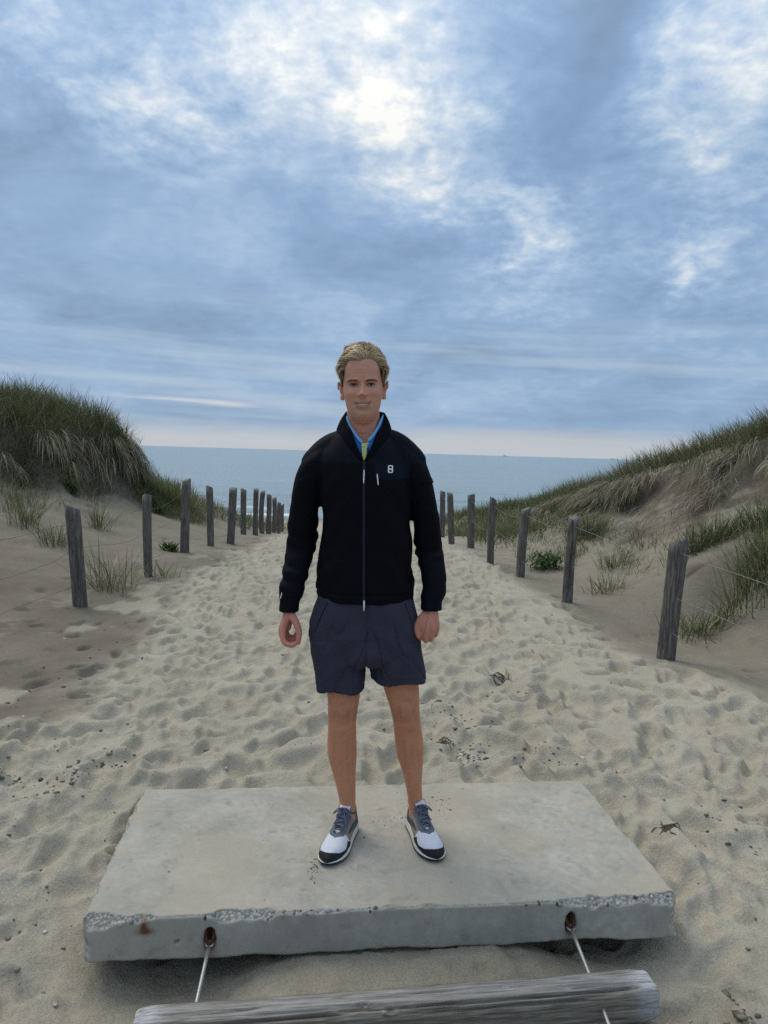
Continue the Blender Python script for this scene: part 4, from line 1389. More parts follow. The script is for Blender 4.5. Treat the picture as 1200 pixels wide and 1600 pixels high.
    # ---- fresh green leafy weeds
    def weed(x, y, n, sp, h, label):
        dx, dy = r.normal(0, sp * 0.55, n), r.normal(0, sp * 0.4, n)
        X, Y = x + dx, y + dy
        root = np.stack([X, Y, gz(X, Y) + r.uniform(0, h, n)], 1)
        q = blades(r, root, r.uniform(0.07, 0.14, n), r.uniform(0, 6.28, n), r.uniform(0.3, 1.3, n), r.uniform(0.2, 1.0, n), r.uniform(0.014, 0.03, n), pick(r, n, [(FRESH, 1.0)]))
        stem = blades(r, np.stack([X[::4], Y[::4], gz(X[::4], Y[::4]) - 0.01], 1), np.full(len(X[::4]), h * 1.3), r.uniform(0, 6.28, len(X[::4])), r.uniform(0, 0.4, len(X[::4])), r.uniform(0, 0.4, len(X[::4])), np.full(len(X[::4]), 0.006), pick(r, len(X[::4]), [(FRESH, 1.0)]))
        grass_object('leafy_weed', [q, stem], label, 'plant', None, 'green weeds on the sand', (x, y, float(gz(x, y)[0])))
    weed(2.16, 9.75, 300, 0.22, 0.17, 'bright green leafy weed between the second and third right posts')
    weed(-2.78, 9.72, 110, 0.085, 0.05, 'low green weed at the foot of the third left post')
    weed(-4.85, 11.6, 120, 0.085, 0.10, 'dark green leafy weed at the foot of the left dune')
    weed(-4.02, 13.2, 300, 0.11, 0.14, 'broad green weed patch on the slope behind the second left post')


build_grass()

# ------------------------------------------------------------------ the man on the slab
PO = np.array([0.03, 2.80, 0.002])


def hermite(keys, n):
    """smooth interpolation of key rows over column 0 (monotone)"""
    K = np.asarray(keys, float)
    s = K[:, 0]
    x = np.linspace(s[0], s[-1], n)
    d = np.diff(K, axis=0) / np.diff(s)[:, None]
    m = np.vstack([d[:1], (d[1:] + d[:-1]) / 2, d[-1:]])
    flip = np.vstack([np.zeros((1, K.shape[1]), bool), d[1:] * d[:-1] <= 0, np.zeros((1, K.shape[1]), bool)])
    m[flip] = 0
    i = np.clip(np.searchsorted(s, x) - 1 if s[-1] > s[0] else 0, 0, len(s) - 2)
    h = (s[i + 1] - s[i])[:, None]
    t = ((x - s[i]) / h[:, 0])[:, None]
    out = (2 * t ** 3 - 3 * t ** 2 + 1) * K[i] + (t ** 3 - 2 * t ** 2 + t) * h * m[i] + (-2 * t ** 3 + 3 * t ** 2) * K[i + 1] + (t ** 3 - t ** 2) * h * m[i + 1]
    out[:, 0] = x
    return out


def stack(keys, n=40, seg=40):
    """closed loft of horizontal rings: z, cx, cy, rx, front depth, back depth, exponent"""
    K = hermite(sorted(keys), n)
    a = np.linspace(0, 2 * math.pi, seg, endpoint=False)
    V = []
    for z, cx, cy, rx, rf, rb, e in K:
        c, s = np.cos(a), np.sin(a)
        q = (np.abs(c) ** e + np.abs(s) ** e) ** (-1 / e)
        V.append(np.stack([cx + rx * c * q, cy + np.where(s < 0, rf, rb) * s * q, np.full(seg, z)], 1))
    V = np.concatenate(V)
    i = np.arange(n * seg).reshape(n, seg)
    j = np.roll(i, -1, 1)
    F = [np.stack([i[:-1].ravel(), j[:-1].ravel(), j[1:].ravel(), i[1:].ravel()], 1)]
    V = np.concatenate([V, [[K[0, 1], K[0, 2], K[0, 0]], [K[-1, 1], K[-1, 2], K[-1, 0]]]])
    F.append(np.concatenate([np.stack([np.full(seg, n * seg), j[0], i[0]], 1), np.stack([np.full(seg, n * seg + 1), i[-1], j[-1]], 1)]))
    return V, F


def capsule(pts, radii, seg=14, sub=5):
    """rounded tube through joints"""
    P = np.asarray(pts, float)
    R_ = np.asarray(radii, float)
    s = np.concatenate([[0], np.cumsum(np.linalg.norm(np.diff(P, axis=0), axis=1))])
    K = hermite(np.column_stack([s, P, R_]), sub * (len(P) - 1) + 1)
    pts, rad = K[:, 1:4], K[:, 4]
    d0 = pts[0] - pts[1]; d0 /= np.linalg.norm(d0)
    d1 = pts[-1] - pts[-2]; d1 /= np.linalg.norm(d1)
    ang = np.array([80, 55, 28]) * math.pi / 180
    a = [pts[0] + d0 * rad[0] * math.sin(t) for t in ang]
    b = [pts[-1] + d1 * rad[-1] * math.sin(t) for t in ang[::-1]]
    ra = [rad[0] * math.cos(t) for t in ang]
    rb = [rad[-1] * math.cos(t) for t in ang[::-1]]
    return tube_np(np.array(a + list(pts) + b), np.array(ra + list(rad) + rb), seg)


def remesh(parts, voxel, smooth_it=2, fac=0.5):
    V, F = join_np(parts)
    me = mesh_np('tmp', V, F)
    o = bpy.data.objects.new('tmp', me)
    COL.objects.link(o)
    md = o.modifiers.new('r', 'REMESH')
    md.mode = 'VOXEL'
    md.voxel_size = voxel
    md.use_smooth_shade = True
    if smooth_it:
        sm = o.modifiers.new('s', 'SMOOTH')
        sm.factor = fac
        sm.iterations = smooth_it
    dg = bpy.context.evaluated_depsgraph_get()
    dg.update()
    out = bpy.data.meshes.new_from_object(o.evaluated_get(dg))
    bpy.data.objects.remove(o)
    bpy.data.meshes.remove(me)
    return out


def get_v(me):
    a = np.empty(len(me.vertices) * 3, dtype=np.float32)
    me.vertices.foreach_get('co', a)
    return a.reshape(-1, 3).astype(float)


def get_n(me):
    a = np.empty(len(me.vertices) * 3, dtype=np.float32)
    me.vertices.foreach_get('normal', a)
    return a.reshape(-1, 3).astype(float)


def set_v(me, V):
    me.vertices.foreach_set('co', np.ascontiguousarray(V, dtype=np.float32).ravel())
    me.update()


# ---- head in its own frame: hx to the picture right, hy towards the camera, hz up from the chin
HEAD_C = np.array([-0.0915, 2.803, 1.586])
HT = R(-2.6)                                    # slight tilt of the head
HS = 0.99


def head_to_world(p):
    p = np.asarray(p, float) * HS
    c, s = math.cos(HT), math.sin(HT)
    x = p[..., 0] * c + (p[..., 2]) * s
    z = -p[..., 0] * s + p[..., 2] * c
    return np.stack([x + 0.006, -p[..., 1], z], -1) + HEAD_C


def world_to_head(w):
    q = np.asarray(w, float) - HEAD_C
    q = q - np.array([0.006, 0, 0])
    c, s = math.cos(HT), math.sin(HT)
    return np.stack([q[..., 0] * c - q[..., 2] * s, -q[..., 1], q[..., 0] * s + q[..., 2] * c], -1) / HS


HEAD_K = np.array([
    # h, half width, front, back, exponent
    (-0.022, 0.022, 0.030, 0.040, 2.0), (-0.013, 0.031, 0.060, 0.050, 2.0), (-0.002, 0.040, 0.083, 0.055, 2.0), (0.016, 0.0510, 0.0945, 0.062, 2.0), (0.042, 0.0605, 0.0960, 0.072, 2.1),
    (0.070, 0.0670, 0.0955, 0.082, 2.2), (0.100, 0.0720, 0.0945, 0.092, 2.3), (0.130, 0.0745, 0.0915, 0.099, 2.35), (0.152, 0.0755, 0.0955, 0.103, 2.4), (0.190, 0.0765, 0.0930, 0.106, 2.35),
    (0.220, 0.0735, 0.0840, 0.101, 2.25), (0.245, 0.0615, 0.0660, 0.085, 2.15), (0.262, 0.040, 0.041, 0.056, 2.0), (0.2705, 0.010, 0.010, 0.014, 2.0)])


def G(x, z, cx, cz, sx, sz):
    return np.exp(-((x - cx) / sx) ** 2 - ((z - cz) / sz) ** 2)


FS = 0.0082                                      # the features sit this much lower on the head


def face_relief(x, h):
    """forward displacement of the front of the head"""
    h = h + FS * sstep(0.010, 0.045, h) * sstep(0.235, 0.165, h)
    ax = np.abs(x)
    d = np.zeros_like(x)
    # nose
    t = np.clip((0.144 - h) / (0.144 - 0.098), 0, 1)
    ridge = (0.005 + 0.022 * t ** 1.2) * np.exp(-(x / (0.0075 + 0.0050 * t)) ** 2)
    d += ridge * sstep(0.152, 0.136, h) * sstep(0.0875, 0.0955, h)
    d += 0.0075 * G(x, h, 0, 0.0985, 0.0115, 0.0085)
    d += 0.0080 * G(ax, h, 0.0145, 0.0950, 0.0058, 0.0065)
    d -= 0.0030 * G(ax, h, 0.0075, 0.0865, 0.0045, 0.0028)
    # brows, sockets, cheeks
    d += 0.0085 * G(ax, h, 0.030, 0.1488, 0.022, 0.0058)
    d -= 0.0020 * G(x, h, 0, 0.150, 0.007, 0.010)
    d -= 0.0185 * G(ax, h, 0.0300, 0.1345, 0.0190, 0.0098)
    d += 0.0030 * G(ax, h, 0.0315, 0.1330, 0.0120, 0.0050)
    d += 0.0030 * G(ax, h, 0.033, 0.1195, 0.014, 0.0040)      # lower lid bag
    d += 0.0075 * G(ax, h, 0.043, 0.1030, 0.017, 0.0130)
    d -= 0.0055 * G(ax, h, 0.054, 0.0640, 0.013, 0.0220)
    # smile: folds beside the mouth, lips, parted line
    fold = ax - (0.0215 + (0.094 - h) * 0.52)
    d -= 0.0046 * np.exp(-(fold / 0.0034) ** 2) * sstep(0.052, 0.064, h) * sstep(0.100, 0.090, h)
    d += 0.0030 * G(ax, h, 0.045, 0.078, 0.010, 0.016)
    ml = 0.0605 + 8.5 * ax ** 2
    inm = sstep(0.0345, 0.0270, ax)
    d += 0.0045 * np.exp(-((h - ml - 0.0085) / 0.0046) ** 2) * inm
    d += 0.0060 * np.exp(-((h - ml + 0.0085) / 0.0052) ** 2) * sstep(0.030, 0.018, ax)
    d -= 0.0058 * np.exp(-((h - ml) / 0.0028) ** 2) * inm
    d -= 0.0018 * G(x, h, 0, 0.080, 0.0045, 0.0055)
    d -= 0.0040 * G(x, h, 0, 0.0395, 0.020, 0.0055)
    d += 0.0060 * G(x, h, 0, 0.0160, 0.0200, 0.0130)
    d -= 0.0012 * G(x, h, 0, 0.014, 0.004, 0.010)
    # forehead lines, crow's feet, temples
    for q in (0.172, 0.183, 0.194):
        d -= 0.0009 * np.exp(-((h - q - 0.002 * np.cos(ax * 60)) / 0.0016) ** 2) * sstep(0.045, 0.02, ax)
    d -= 0.0010 * (np.sin((h - 0.134 + 0.3 * (ax - 0.05)) * 900) > 0.3) * G(ax, h, 0.053, 0.132, 0.006, 0.009)
    d -= 0.0030 * G(ax, h, 0.066, 0.160, 0.012, 0.022)
    return d


def head_mesh():
    n, seg = 150, 170
    K = hermite(HEAD_K, n)
    a = np.linspace(0, 2 * math.pi, seg, endpoint=False)
    V = []
    for h, w, f, b, e in K:
        c, s = np.cos(a), np.sin(a)
        q = (np.abs(c) ** e + np.abs(s) ** e) ** (-1 / e)
        x = w * c * q
        y = np.where(s > 0, f, b) * s * q
        front = sstep(0.0, 0.45, s)
        y = y + face_relief(x, np.full_like(x, h)) * front
        V.append(np.stack([x, y, np.full(seg, h)], 1))
    V = np.concatenate(V)
    i = np.arange(n * seg).reshape(n, seg)
    j = np.roll(i, -1, 1)
    F = [np.stack([i[:-1].ravel(), j[:-1].ravel(), j[1:].ravel(), i[1:].ravel()], 1)[:, ::-1]]
    V = np.concatenate([V, [[0, 0, K[0, 0]], [0, 0, K[-1, 0]]]])
    F.append(np.concatenate([np.stack([np.full(seg, n * seg), i[0], j[0]], 1), np.stack([np.full(seg, n * seg + 1), j[-1], i[-1]], 1)]))
    return head_to_world(V), F


def face_y(x, h):
    """front surface of the face in head coordinates"""
    x = np.asarray(x, float)
    h = np.asarray(h, float)
    w, f, e = (np.interp(h, HEAD_K[:, 0], HEAD_K[:, k]) for k in (1, 2, 4))
    y = f * np.clip(1 - np.abs(x / w) ** e, 0, 1) ** (1 / e)
    return y + face_relief(x, h)


def ear(sgn):
    parts = []
    cx = 0.0745 * sgn
    # rim
    t = np.linspace(-0.55 * math.pi, 0.95 * math.pi, 15)
    rim = np.stack([cx + sgn * (0.0125 - 0.0035 * np.cos(t) + 0.0045 * np.sin(t)), -0.010 - 0.0185 * np.cos(t), 0.1130 + 0.0310 * np.sin(t)], 1)
    parts.append(capsule(head_to_world(rim), np.full(15, 0.0040), 9, 2))
    # bowl and lobe
    k = np.array([(cx - sgn * 0.004, -0.006, 0.098), (cx + sgn * 0.004, -0.012, 0.113), (cx + sgn * 0.005, -0.016, 0.128)])
    parts.append(capsule(head_to_world(k), [0.0085, 0.0110, 0.0090], 10, 4))
    k = np.array([(cx + sgn * 0.003, -0.004, 0.081), (cx + sgn * 0.006, -0.008, 0.090)])
    parts.append(capsule(head_to_world(k), [0.0055, 0.0065], 9, 3))
    return parts


HAND_A = dict(      # his right hand (picture left): loosely closed, thumb meeting the index finger
    wrist=[(-0.3465, 2.782, 0.905), (-0.346, 2.780, 0.866)], wr=[0.029, 0.027],
    fingers=[
        [(-0.350, 2.768, 0.850), (-0.364, 2.748, 0.797), (-0.354, 2.726, 0.757), (-0.327, 2.720, 0.749), (-0.309, 2.727, 0.758)],
        [(-0.352, 2.778, 0.850), (-0.371, 2.768, 0.792), (-0.352, 2.752, 0.749), (-0.323, 2.748, 0.747), (-0.311, 2.755, 0.762)],
        [(-0.351, 2.788, 0.850), (-0.369, 2.789, 0.793), (-0.349, 2.777, 0.753), (-0.323, 2.774, 0.753), (-0.314, 2.779, 0.768)],
        [(-0.349, 2.796, 0.852), (-0.362, 2.808, 0.799), (-0.346, 2.799, 0.764), (-0.326, 2.797, 0.766), (-0.319, 2.798, 0.778)]],
    thumb=[(-0.336, 2.766, 0.852), (-0.313, 2.742, 0.824), (-0.301, 2.727, 0.789), (-0.303, 2.721, 0.760)],
    palm=[(-0.347, 2.781, 0.858), (-0.352, 2.780, 0.825), (-0.352, 2.778, 0.802)])
HAND_B = dict(      # his left hand: a fist, back of the hand to the front
    wrist=[(0.190, 2.785, 0.925), (0.188, 2.778, 0.886)], wr=[0.030, 0.028],
    fingers=[
        [(0.174, 2.768, 0.868), (0.152, 2.742, 0.819), (0.149, 2.742, 0.788), (0.152, 2.770, 0.779), (0.157, 2.783, 0.797)],
        [(0.184, 2.764, 0.868), (0.172, 2.733, 0.812), (0.169, 2.735, 0.780), (0.170, 2.764, 0.772), (0.172, 2.779, 0.791)],
        [(0.193, 2.766, 0.868), (0.192, 2.739, 0.813), (0.189, 2.742, 0.783), (0.187, 2.769, 0.776), (0.187, 2.781, 0.794)],
        [(0.201, 2.772, 0.868), (0.209, 2.753, 0.820), (0.205, 2.756, 0.795), (0.201, 2.777, 0.788), (0.200, 2.786, 0.803)]],
    thumb=[(0.168, 2.772, 0.872), (0.145, 2.752, 0.850), (0.134, 2.742, 0.819), (0.141, 2.733, 0.793)],
    palm=[(0.188, 2.778, 0.880), (0.182, 2.766, 0.845), (0.180, 2.760, 0.822)])


def hand(H):
    out = [capsule(H['wrist'], H['wr'], 16, 4)]
    base = [(0.0165, 0.0125, 0.0102, 0.0090, 0.0078), (0.0165, 0.0128, 0.0104, 0.0092, 0.0080), (0.0160, 0.0120, 0.0100, 0.0088, 0.0077), (0.0150, 0.0110, 0.0090, 0.0080, 0.0070)]
    for f, rr in zip(H['fingers'], base):
        out.append(capsule(f, rr, 12, 6))
    out.append(capsule(H['thumb'], [0.0165, 0.0135, 0.0110, 0.0088], 12, 6))
    out.append(capsule(H['palm'], [0.022, 0.020, 0.015], 14, 4))
    return out


LEG_L = [(0.03, -0.108, 2.775, 0.030, 0.032, 0.040, 2), (0.085, -0.1085, 2.775, 0.0300, 0.036, 0.040, 2.0), (0.125, -0.1085, 2.778, 0.0305, 0.036, 0.040, 2.0), (0.18, -0.115, 2.784, 0.0360, 0.040, 0.046, 2.1), (0.228, -0.1225, 2.788, 0.0425, 0.043, 0.056, 2.1),
         (0.30, -0.1325, 2.790, 0.0540, 0.048, 0.068, 2.1), (0.342, -0.1355, 2.790, 0.0560, 0.049, 0.070, 2.1), (0.40, -0.1365, 2.788, 0.0545, 0.050, 0.062, 2.1), (0.440, -0.1365, 2.786, 0.0535, 0.056, 0.056, 2.15), (0.475, -0.1360, 2.786, 0.0560, 0.062, 0.056, 2.2),
         (0.53, -0.1340, 2.790, 0.0605, 0.060, 0.062, 2.15), (0.66, -0.135, 2.800, 0.075, 0.075, 0.075, 2.1), (0.80, -0.125, 2.81, 0.085, 0.09, 0.09, 2.1)]
LEG_R = [(0.03, 0.162, 2.822, 0.030, 0.032, 0.040, 2), (0.095, 0.1585, 2.822, 0.0285, 0.036, 0.040, 2.0), (0.146, 0.1510, 2.822, 0.0290, 0.036, 0.040, 2.0), (0.19, 0.1450, 2.824, 0.0325, 0.040, 0.046, 2.1), (0.235, 0.1395, 2.824, 0.0385, 0.043, 0.055, 2.1),
         (0.30, 0.1290, 2.822, 0.0510, 0.047, 0.066, 2.1), (0.349, 0.1235, 2.818, 0.0550, 0.049, 0.069, 2.1), (0.41, 0.1150, 2.812, 0.0535, 0.050, 0.062, 2.1), (0.450, 0.1090, 2.806, 0.0525, 0.056, 0.056, 2.15), (0.485, 0.1030, 2.804, 0.0550, 0.062, 0.056, 2.2),
         (0.562, 0.0880, 2.806, 0.0665, 0.063, 0.064, 2.15), (0.68, 0.060, 2.81, 0.076, 0.078, 0.078, 2.1), (0.80, 0.02, 2.815, 0.085, 0.09, 0.09, 2.1)]
SKIN_FACE = np.array([0.600, 0.300, 0.210])
SKIN_LEG = np.array([0.540, 0.240, 0.132])


def skin_mat():
    m, w, b = new_mat('skin')
    c = w.n('ShaderNodeAttribute', attribute_name='col').outputs['Color']
    tc = w.n('ShaderNodeTexCoord')
    n = w.noise(tc.outputs['Object'], 55, 5, 0.6)
    n2 = w.noise(tc.outputs['Object'], 420, 3, 0.6)
    n3 = w.noise(tc.outputs['Object'], 170, 4, 0.65)
    k = w.math('ADD', w.math('ADD', w.math('MULTIPLY', n, 0.34), w.math('MULTIPLY', n3, 0.22)), 0.72)
    w.link(w.scale(c, k), b.inputs['Base Color'])
    b.inputs['Roughness'].default_value = 0.52
    b.inputs['Specular IOR Level'].default_value = 0.35
    b.inputs['Subsurface Weight'].default_value = 0.12
    b.inputs['Subsurface Radius'].default_value = (1.0, 0.35, 0.2)
    b.inputs['Subsurface Scale'].default_value = 0.006
    bump(w, b, w.math('ADD', n2, w.math('MULTIPLY', n3, 1.5)), 0.28, 0.0015)
    return m


def build_body(root):
    parts = [head_mesh()] + ear(-1) + ear(1)
    parts.append(stack([(1.36, -0.083, 2.825, 0.075, 0.06, 0.06, 2), (1.48, -0.083, 2.822, 0.070, 0.062, 0.062, 2.1), (1.53, -0.083, 2.822, 0.061, 0.060, 0.060, 2.1), (1.57, -0.083, 2.822, 0.0590, 0.060, 0.060, 2.1), (1.615, -0.087, 2.824, 0.0590, 0.056, 0.064, 2.1), (1.67, -0.090, 2.83, 0.058, 0.04, 0.066, 2.1)], 30, 40))
    # tendons of the neck and the adam's apple
    parts.append(capsule([(-0.140, 2.792, 1.61), (-0.118, 2.775, 1.54), (-0.092, 2.765, 1.49)], [0.008, 0.009, 0.009], 10, 4))
    parts.append(capsule([(-0.034, 2.792, 1.61), (-0.052, 2.775, 1.54), (-0.074, 2.765, 1.49)], [0.008, 0.009, 0.009], 10, 4))
    parts.append(capsule([(-0.085, 2.770, 1.565), (-0.084, 2.766, 1.545)], [0.010, 0.011], 10, 4))
    # trunk and upper arms under the clothes
    parts.append(stack([(0.74, -0.06, 2.81, 0.13, 0.09, 0.09, 2.2), (0.95, -0.06, 2.81, 0.14, 0.09, 0.085, 2.2), (1.15, -0.066, 2.81, 0.135, 0.09, 0.085, 2.2), (1.35, -0.08, 2.815, 0.15, 0.095, 0.09, 2.2), (1.46, -0.085, 2.82, 0.13, 0.07, 0.07, 2.2), (1.50, -0.085, 2.82, 0.07, 0.055, 0.055, 2)], 30, 40))
    parts.append(capsule([(-0.22, 2.82, 1.43), (-0.278, 2.825, 1.35), (-0.306, 2.85, 1.15), (-0.332, 2.815, 1.00), (-0.3465, 2.783, 0.90)], [0.045, 0.042, 0.036, 0.033, 0.027], 14, 6))
    parts.append(capsule([(0.055, 2.82, 1.45), (0.120, 2.825, 1.37), (0.170, 2.85, 1.15), (0.196, 2.815, 1.00), (0.190, 2.785, 0.92)], [0.045, 0.042, 0.036, 0.033, 0.028], 14, 6))
    parts += hand(HAND_A) + hand(HAND_B)
    parts.append(stack(LEG_L, 70, 40))
    parts.append(stack(LEG_R, 70, 40))
    for kx, ky, kz in ((-0.136, 2.7465, 0.478), (0.1035, 2.7645, 0.490)):      # kneecaps
        parts.append(capsule([(kx, ky, kz + 0.012), (kx, ky - 0.001, kz - 0.012)], [0.024, 0.022], 12, 4))
    for mx, my, mz, s in ((-0.0835, 2.772, 0.112, 1), (-0.134, 2.778, 0.104, -1), (0.1340, 2.820, 0.120, 1), (0.1825, 2.824, 0.110, -1)):
        parts.append(capsule([(mx, my, mz + 0.008), (mx, my, mz - 0.006)], [0.0095, 0.0095], 10, 3))
    me = remesh(parts, 0.0023, 2, 0.5)
    V = get_v(me)
    N = get_n(me)
    x, y, z = V.T
    # shin edge, calf muscles, dimples beside the kneecap
    leg = z < 0.60
    for cx_, kz_, sg in ((-0.136, 0.478, -1), (0.105, 0.490, 1)):
        own_ = leg & ((x < 0) if sg < 0 else (x > 0))
        lx_ = x - np.interp(z, [0.1, 0.34, 0.48], [(-0.1085 if sg < 0 else 0.157), (-0.1355 if sg < 0 else 0.1235), cx_])
        fr_ = sstep(0.0, 0.5, -N[:, 1])
        dd = 0.0046 * np.exp(-((lx_ + sg * 0.010) / 0.010) ** 2) * fr_ * sstep(0.12, 0.2, z) * sstep(0.42, 0.36, z)
        dd = dd - 0.0090 * np.exp(-(((np.abs(lx_) - 0.031) / 0.010) ** 2 + ((z - kz_) / 0.030) ** 2)) * fr_
        dd = dd - 0.0080 * np.exp(-((lx_ / 0.020) ** 2 + ((z - kz_ - 0.045) / 0.012) ** 2)) * fr_
        dd = dd + 0.0060 * np.exp(-((lx_ / 0.016) ** 2 + ((z - kz_ + 0.052) / 0.014) ** 2)) * fr_
        dd = dd - 0.0036 * np.exp(-((np.abs(lx_) - 0.026) / 0.009) ** 2) * fr_ * sstep(0.18, 0.26, z) * sstep(0.41, 0.34, z)
        V = V + N * (dd * own_)[:, None]
    x, y, z = V.T
    hd = world_to_head(V)
    col = np.tile(SKIN_LEG, (len(V), 1))
    blot = 0.10 * fbm(x * 22, y * 22, z * 16, oct=3, seed=191) - 0.16 * np.exp(-((z - 0.483) / 0.030) ** 2) + 0.08 * sstep(0.14, 0.09, z)
    col = col * (1 + blot[:, None] * np.array([0.8, 1.0, 1.0]))
    fz = sstep(1.44, 1.50, z)[:, None]
    col = col * (1 - fz) + SKIN_FACE * fz
    hx, hy, hz = hd.T
    ax = np.abs(hx)
    front = (hy > 0.03) & (z > 1.5)
    hz0 = hz
    hz = np.where(front, hz + FS * sstep(0.010, 0.045, hz) * sstep(0.235, 0.165, hz), hz)
    red = (0.55 * G(ax, hz, 0.045, 0.098, 0.020, 0.018) + 0.6 * G(hx, hz, 0, 0.098, 0.016, 0.014) + 0.25 * G(hx, hz, 0, 0.19, 0.06, 0.03)) * front
    neck = (z > 1.44) & (z < 1.575)
    red = red + 0.40 * neck + 0.7 * (ax > 0.079) * (hz > 0.07) * (hz < 0.15)
    hands = ((z > 0.72) & (z < 0.93) & ((x < -0.285) | (x > 0.125)))
    red = np.where(hands, 0.75, red)
    col = np.where(hands[:, None], SKIN_FACE * 0.92, col)
    col = col * (1 - np.clip(red, 0, 1)[:, None] * np.array([0.06, 0.26, 0.28]))
    ml = 0.0605 + 8.5 * ax ** 2
    lips = (np.exp(-((hz - ml - 0.0075) / 0.0042) ** 2) + np.exp(-((hz - ml + 0.0080) / 0.0050) ** 2)) * sstep(0.033, 0.024, ax) * front
    lips = np.clip(lips, 0, 1)[:, None] * 0.5
    col = col * (1 - lips) + np.array([0.30, 0.125, 0.105]) * lips
    inner = (np.exp(-((hz - ml) / 0.0030) ** 2) * sstep(0.0345, 0.030, ax) * front)[:, None]
    col = col * (1 - 0.6 * np.clip(inner, 0, 1))
    stub = (sstep(0.075, 0.05, hz) * sstep(0.03, 0.05, hy + 0.4 * ax) * (z > 1.58) * (z < 1.7))[:, None] * 0.16
    col = col * (1 - stub * np.array([0.9, 0.8, 0.7]))
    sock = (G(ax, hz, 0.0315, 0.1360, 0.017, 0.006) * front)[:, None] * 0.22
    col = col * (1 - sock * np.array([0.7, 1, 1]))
    # scalp under the hair
    hz = hz0
    line = np.where(hy > 0.0, np.interp(ax, [0.0, 0.03, 0.050, 0.062, 0.070, 0.078], [0.2120, 0.2140, 0.2050, 0.180, 0.148, 0.136]), np.interp(hy, [-0.11, -0.04, -0.02, 0.0], [0.06, 0.09, 0.130, 0.136]))
    sc = (sstep(0.0, 0.008, hz - line) * (z > 1.62) * (ax < 0.0775))[:, None]
    col = col * (1 - sc) + np.array([0.20, 0.135, 0.075]) * sc
    set_v(me, V - PO)
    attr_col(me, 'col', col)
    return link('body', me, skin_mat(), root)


def patch_on_face(x, h, off):
    return head_to_world(np.stack([x, face_y(x, h) + off, h], -1)) - PO


def build_face(root, body):
    # eyes: almond openings with white, iris and pupil, a dark lash line above
    m, w, b = new_mat('eye')
    w.link(w.n('ShaderNodeAttribute', attribute_name='col').outputs['Color'], b.inputs['Base Color'])
    b.inputs['Roughness'].default_value = 0.2
    lash = simple_mat('lashes', (0.035, 0.024, 0.018), 0.8, 0.2, 200, 0)
    for s in (-1, 1):
        cx, ch = 0.0318 * s, 0.1338 - FS
        u = np.linspace(-1, 1, 25)
        v = np.linspace(-1, 1, 11)
        U, Vv = np.meshgrid(u, v)
        hw, hh = 0.0135, 0.0034
        X = cx + U * hw
        open_ = np.sqrt(np.clip(1 - U ** 2, 0, 1))
        Hh = ch + np.where(Vv > 0, Vv * hh * 0.95, Vv * hh * 0.85) * open_ - 0.0007 * U * s * -1
        Y = face_y(X, np.full_like(X, ch)) + 0.0026 + 0.0018 * (1 - U ** 2) * (1 - Vv ** 2)
        P = head_to_world(np.stack([X, Y, Hh], -1).reshape(-1, 3)) - PO
        me = mesh_np('eye', P, grid_faces(25, 11))
        d = np.hypot(X - cx - 0.0002, (Hh - ch - 0.0004)).ravel()
        c = np.tile([0.36, 0.32, 0.30], (len(P), 1))
        c[d < 0.0058] = (0.07, 0.085, 0.095)
        c[d < 0.0028] = (0.008, 0.008, 0.008)
        attr_col(me, 'col', c)
        link('eye', me, m, root)
        t = np.linspace(-1.12, 1.12, 15)
        X = cx + t * hw
        Hh = ch + hh * np.sqrt(np.clip(1 - np.clip(t, -1, 1) ** 2, 0, 1)) - 0.0016 * np.clip(np.abs(t) - 0.9, 0, 1) * 5 + 0.0004
        Y = face_y(X, np.full_like(X, ch)) + 0.0036 + 0.0010 * (1 - np.clip(t, -1, 1) ** 2)
        P = head_to_world(np.stack([X, Y, Hh], -1)) - PO
        v_, f_ = tube_np(P, np.interp(t, [-1.12, 0, 1.12], [0.0008, 0.0018, 0.0008]), 6)
        link('eyelashes', mesh_np('eyelashes', v_, f_), lash, root)
    # teeth between the lips
    t = np.linspace(-1, 1, 21)
    X = t * 0.0190
    ml = 0.0607 - FS + 8.5 * X ** 2
    rows = []
    for k in (1, -1):
        hh = ml + k * 0.0023 * np.sqrt(np.clip(1 - t ** 2, 0, 1))
        rows.append(head_to_world(np.stack([X, face_y(X, ml) + 0.0040, hh], -1)) - PO)
    link('teeth', mesh_np('teeth', np.concatenate(rows), grid_faces(21, 2)), simple_mat('teeth', (0.62, 0.58, 0.52), 0.35, 0.05, 300, 0), root)
    # eyebrows of short hairs
    r = np.random.default_rng(41)
    hairm = hair_mat()
    for s in (-1, 1):
        n = 230
        t = r.uniform(0, 1, n)
        X = s * (0.0135 + 0.036 * t)
        Hh = 0.1455 - FS + 0.0050 * np.sin(np.clip(t * 1.15, 0, 1) * math.pi * 0.62) - 0.0030 * t ** 3 + r.normal(0, 0.0015, n)
        p0 = np.stack([X, face_y(X, Hh) + 0.0008, Hh], -1)
        ln = r.uniform(0.005, 0.009, n)
        dx, dh = s * ln * 0.9, ln * (0.35 - 0.5 * t)
        p1 = np.stack([X + dx, face_y(X + dx, Hh + dh) + 0.0016, Hh + dh], -1)
        wv = np.array([0, 0, 0.0007])
        P = np.stack([p0 - wv, p0 + wv, p1], 1).reshape(-1, 3)
        me = mesh_np('eyebrow', head_to_world(P) - PO, [np.arange(3 * n).reshape(-1, 3)])
        attr_col(me, 'col', np.repeat(np.array([0.105, 0.068, 0.040]) * r.uniform(0.7, 1.4, (n, 1)), 3, 0))
        link('eyebrow', me, hairm, root)


_HM = []


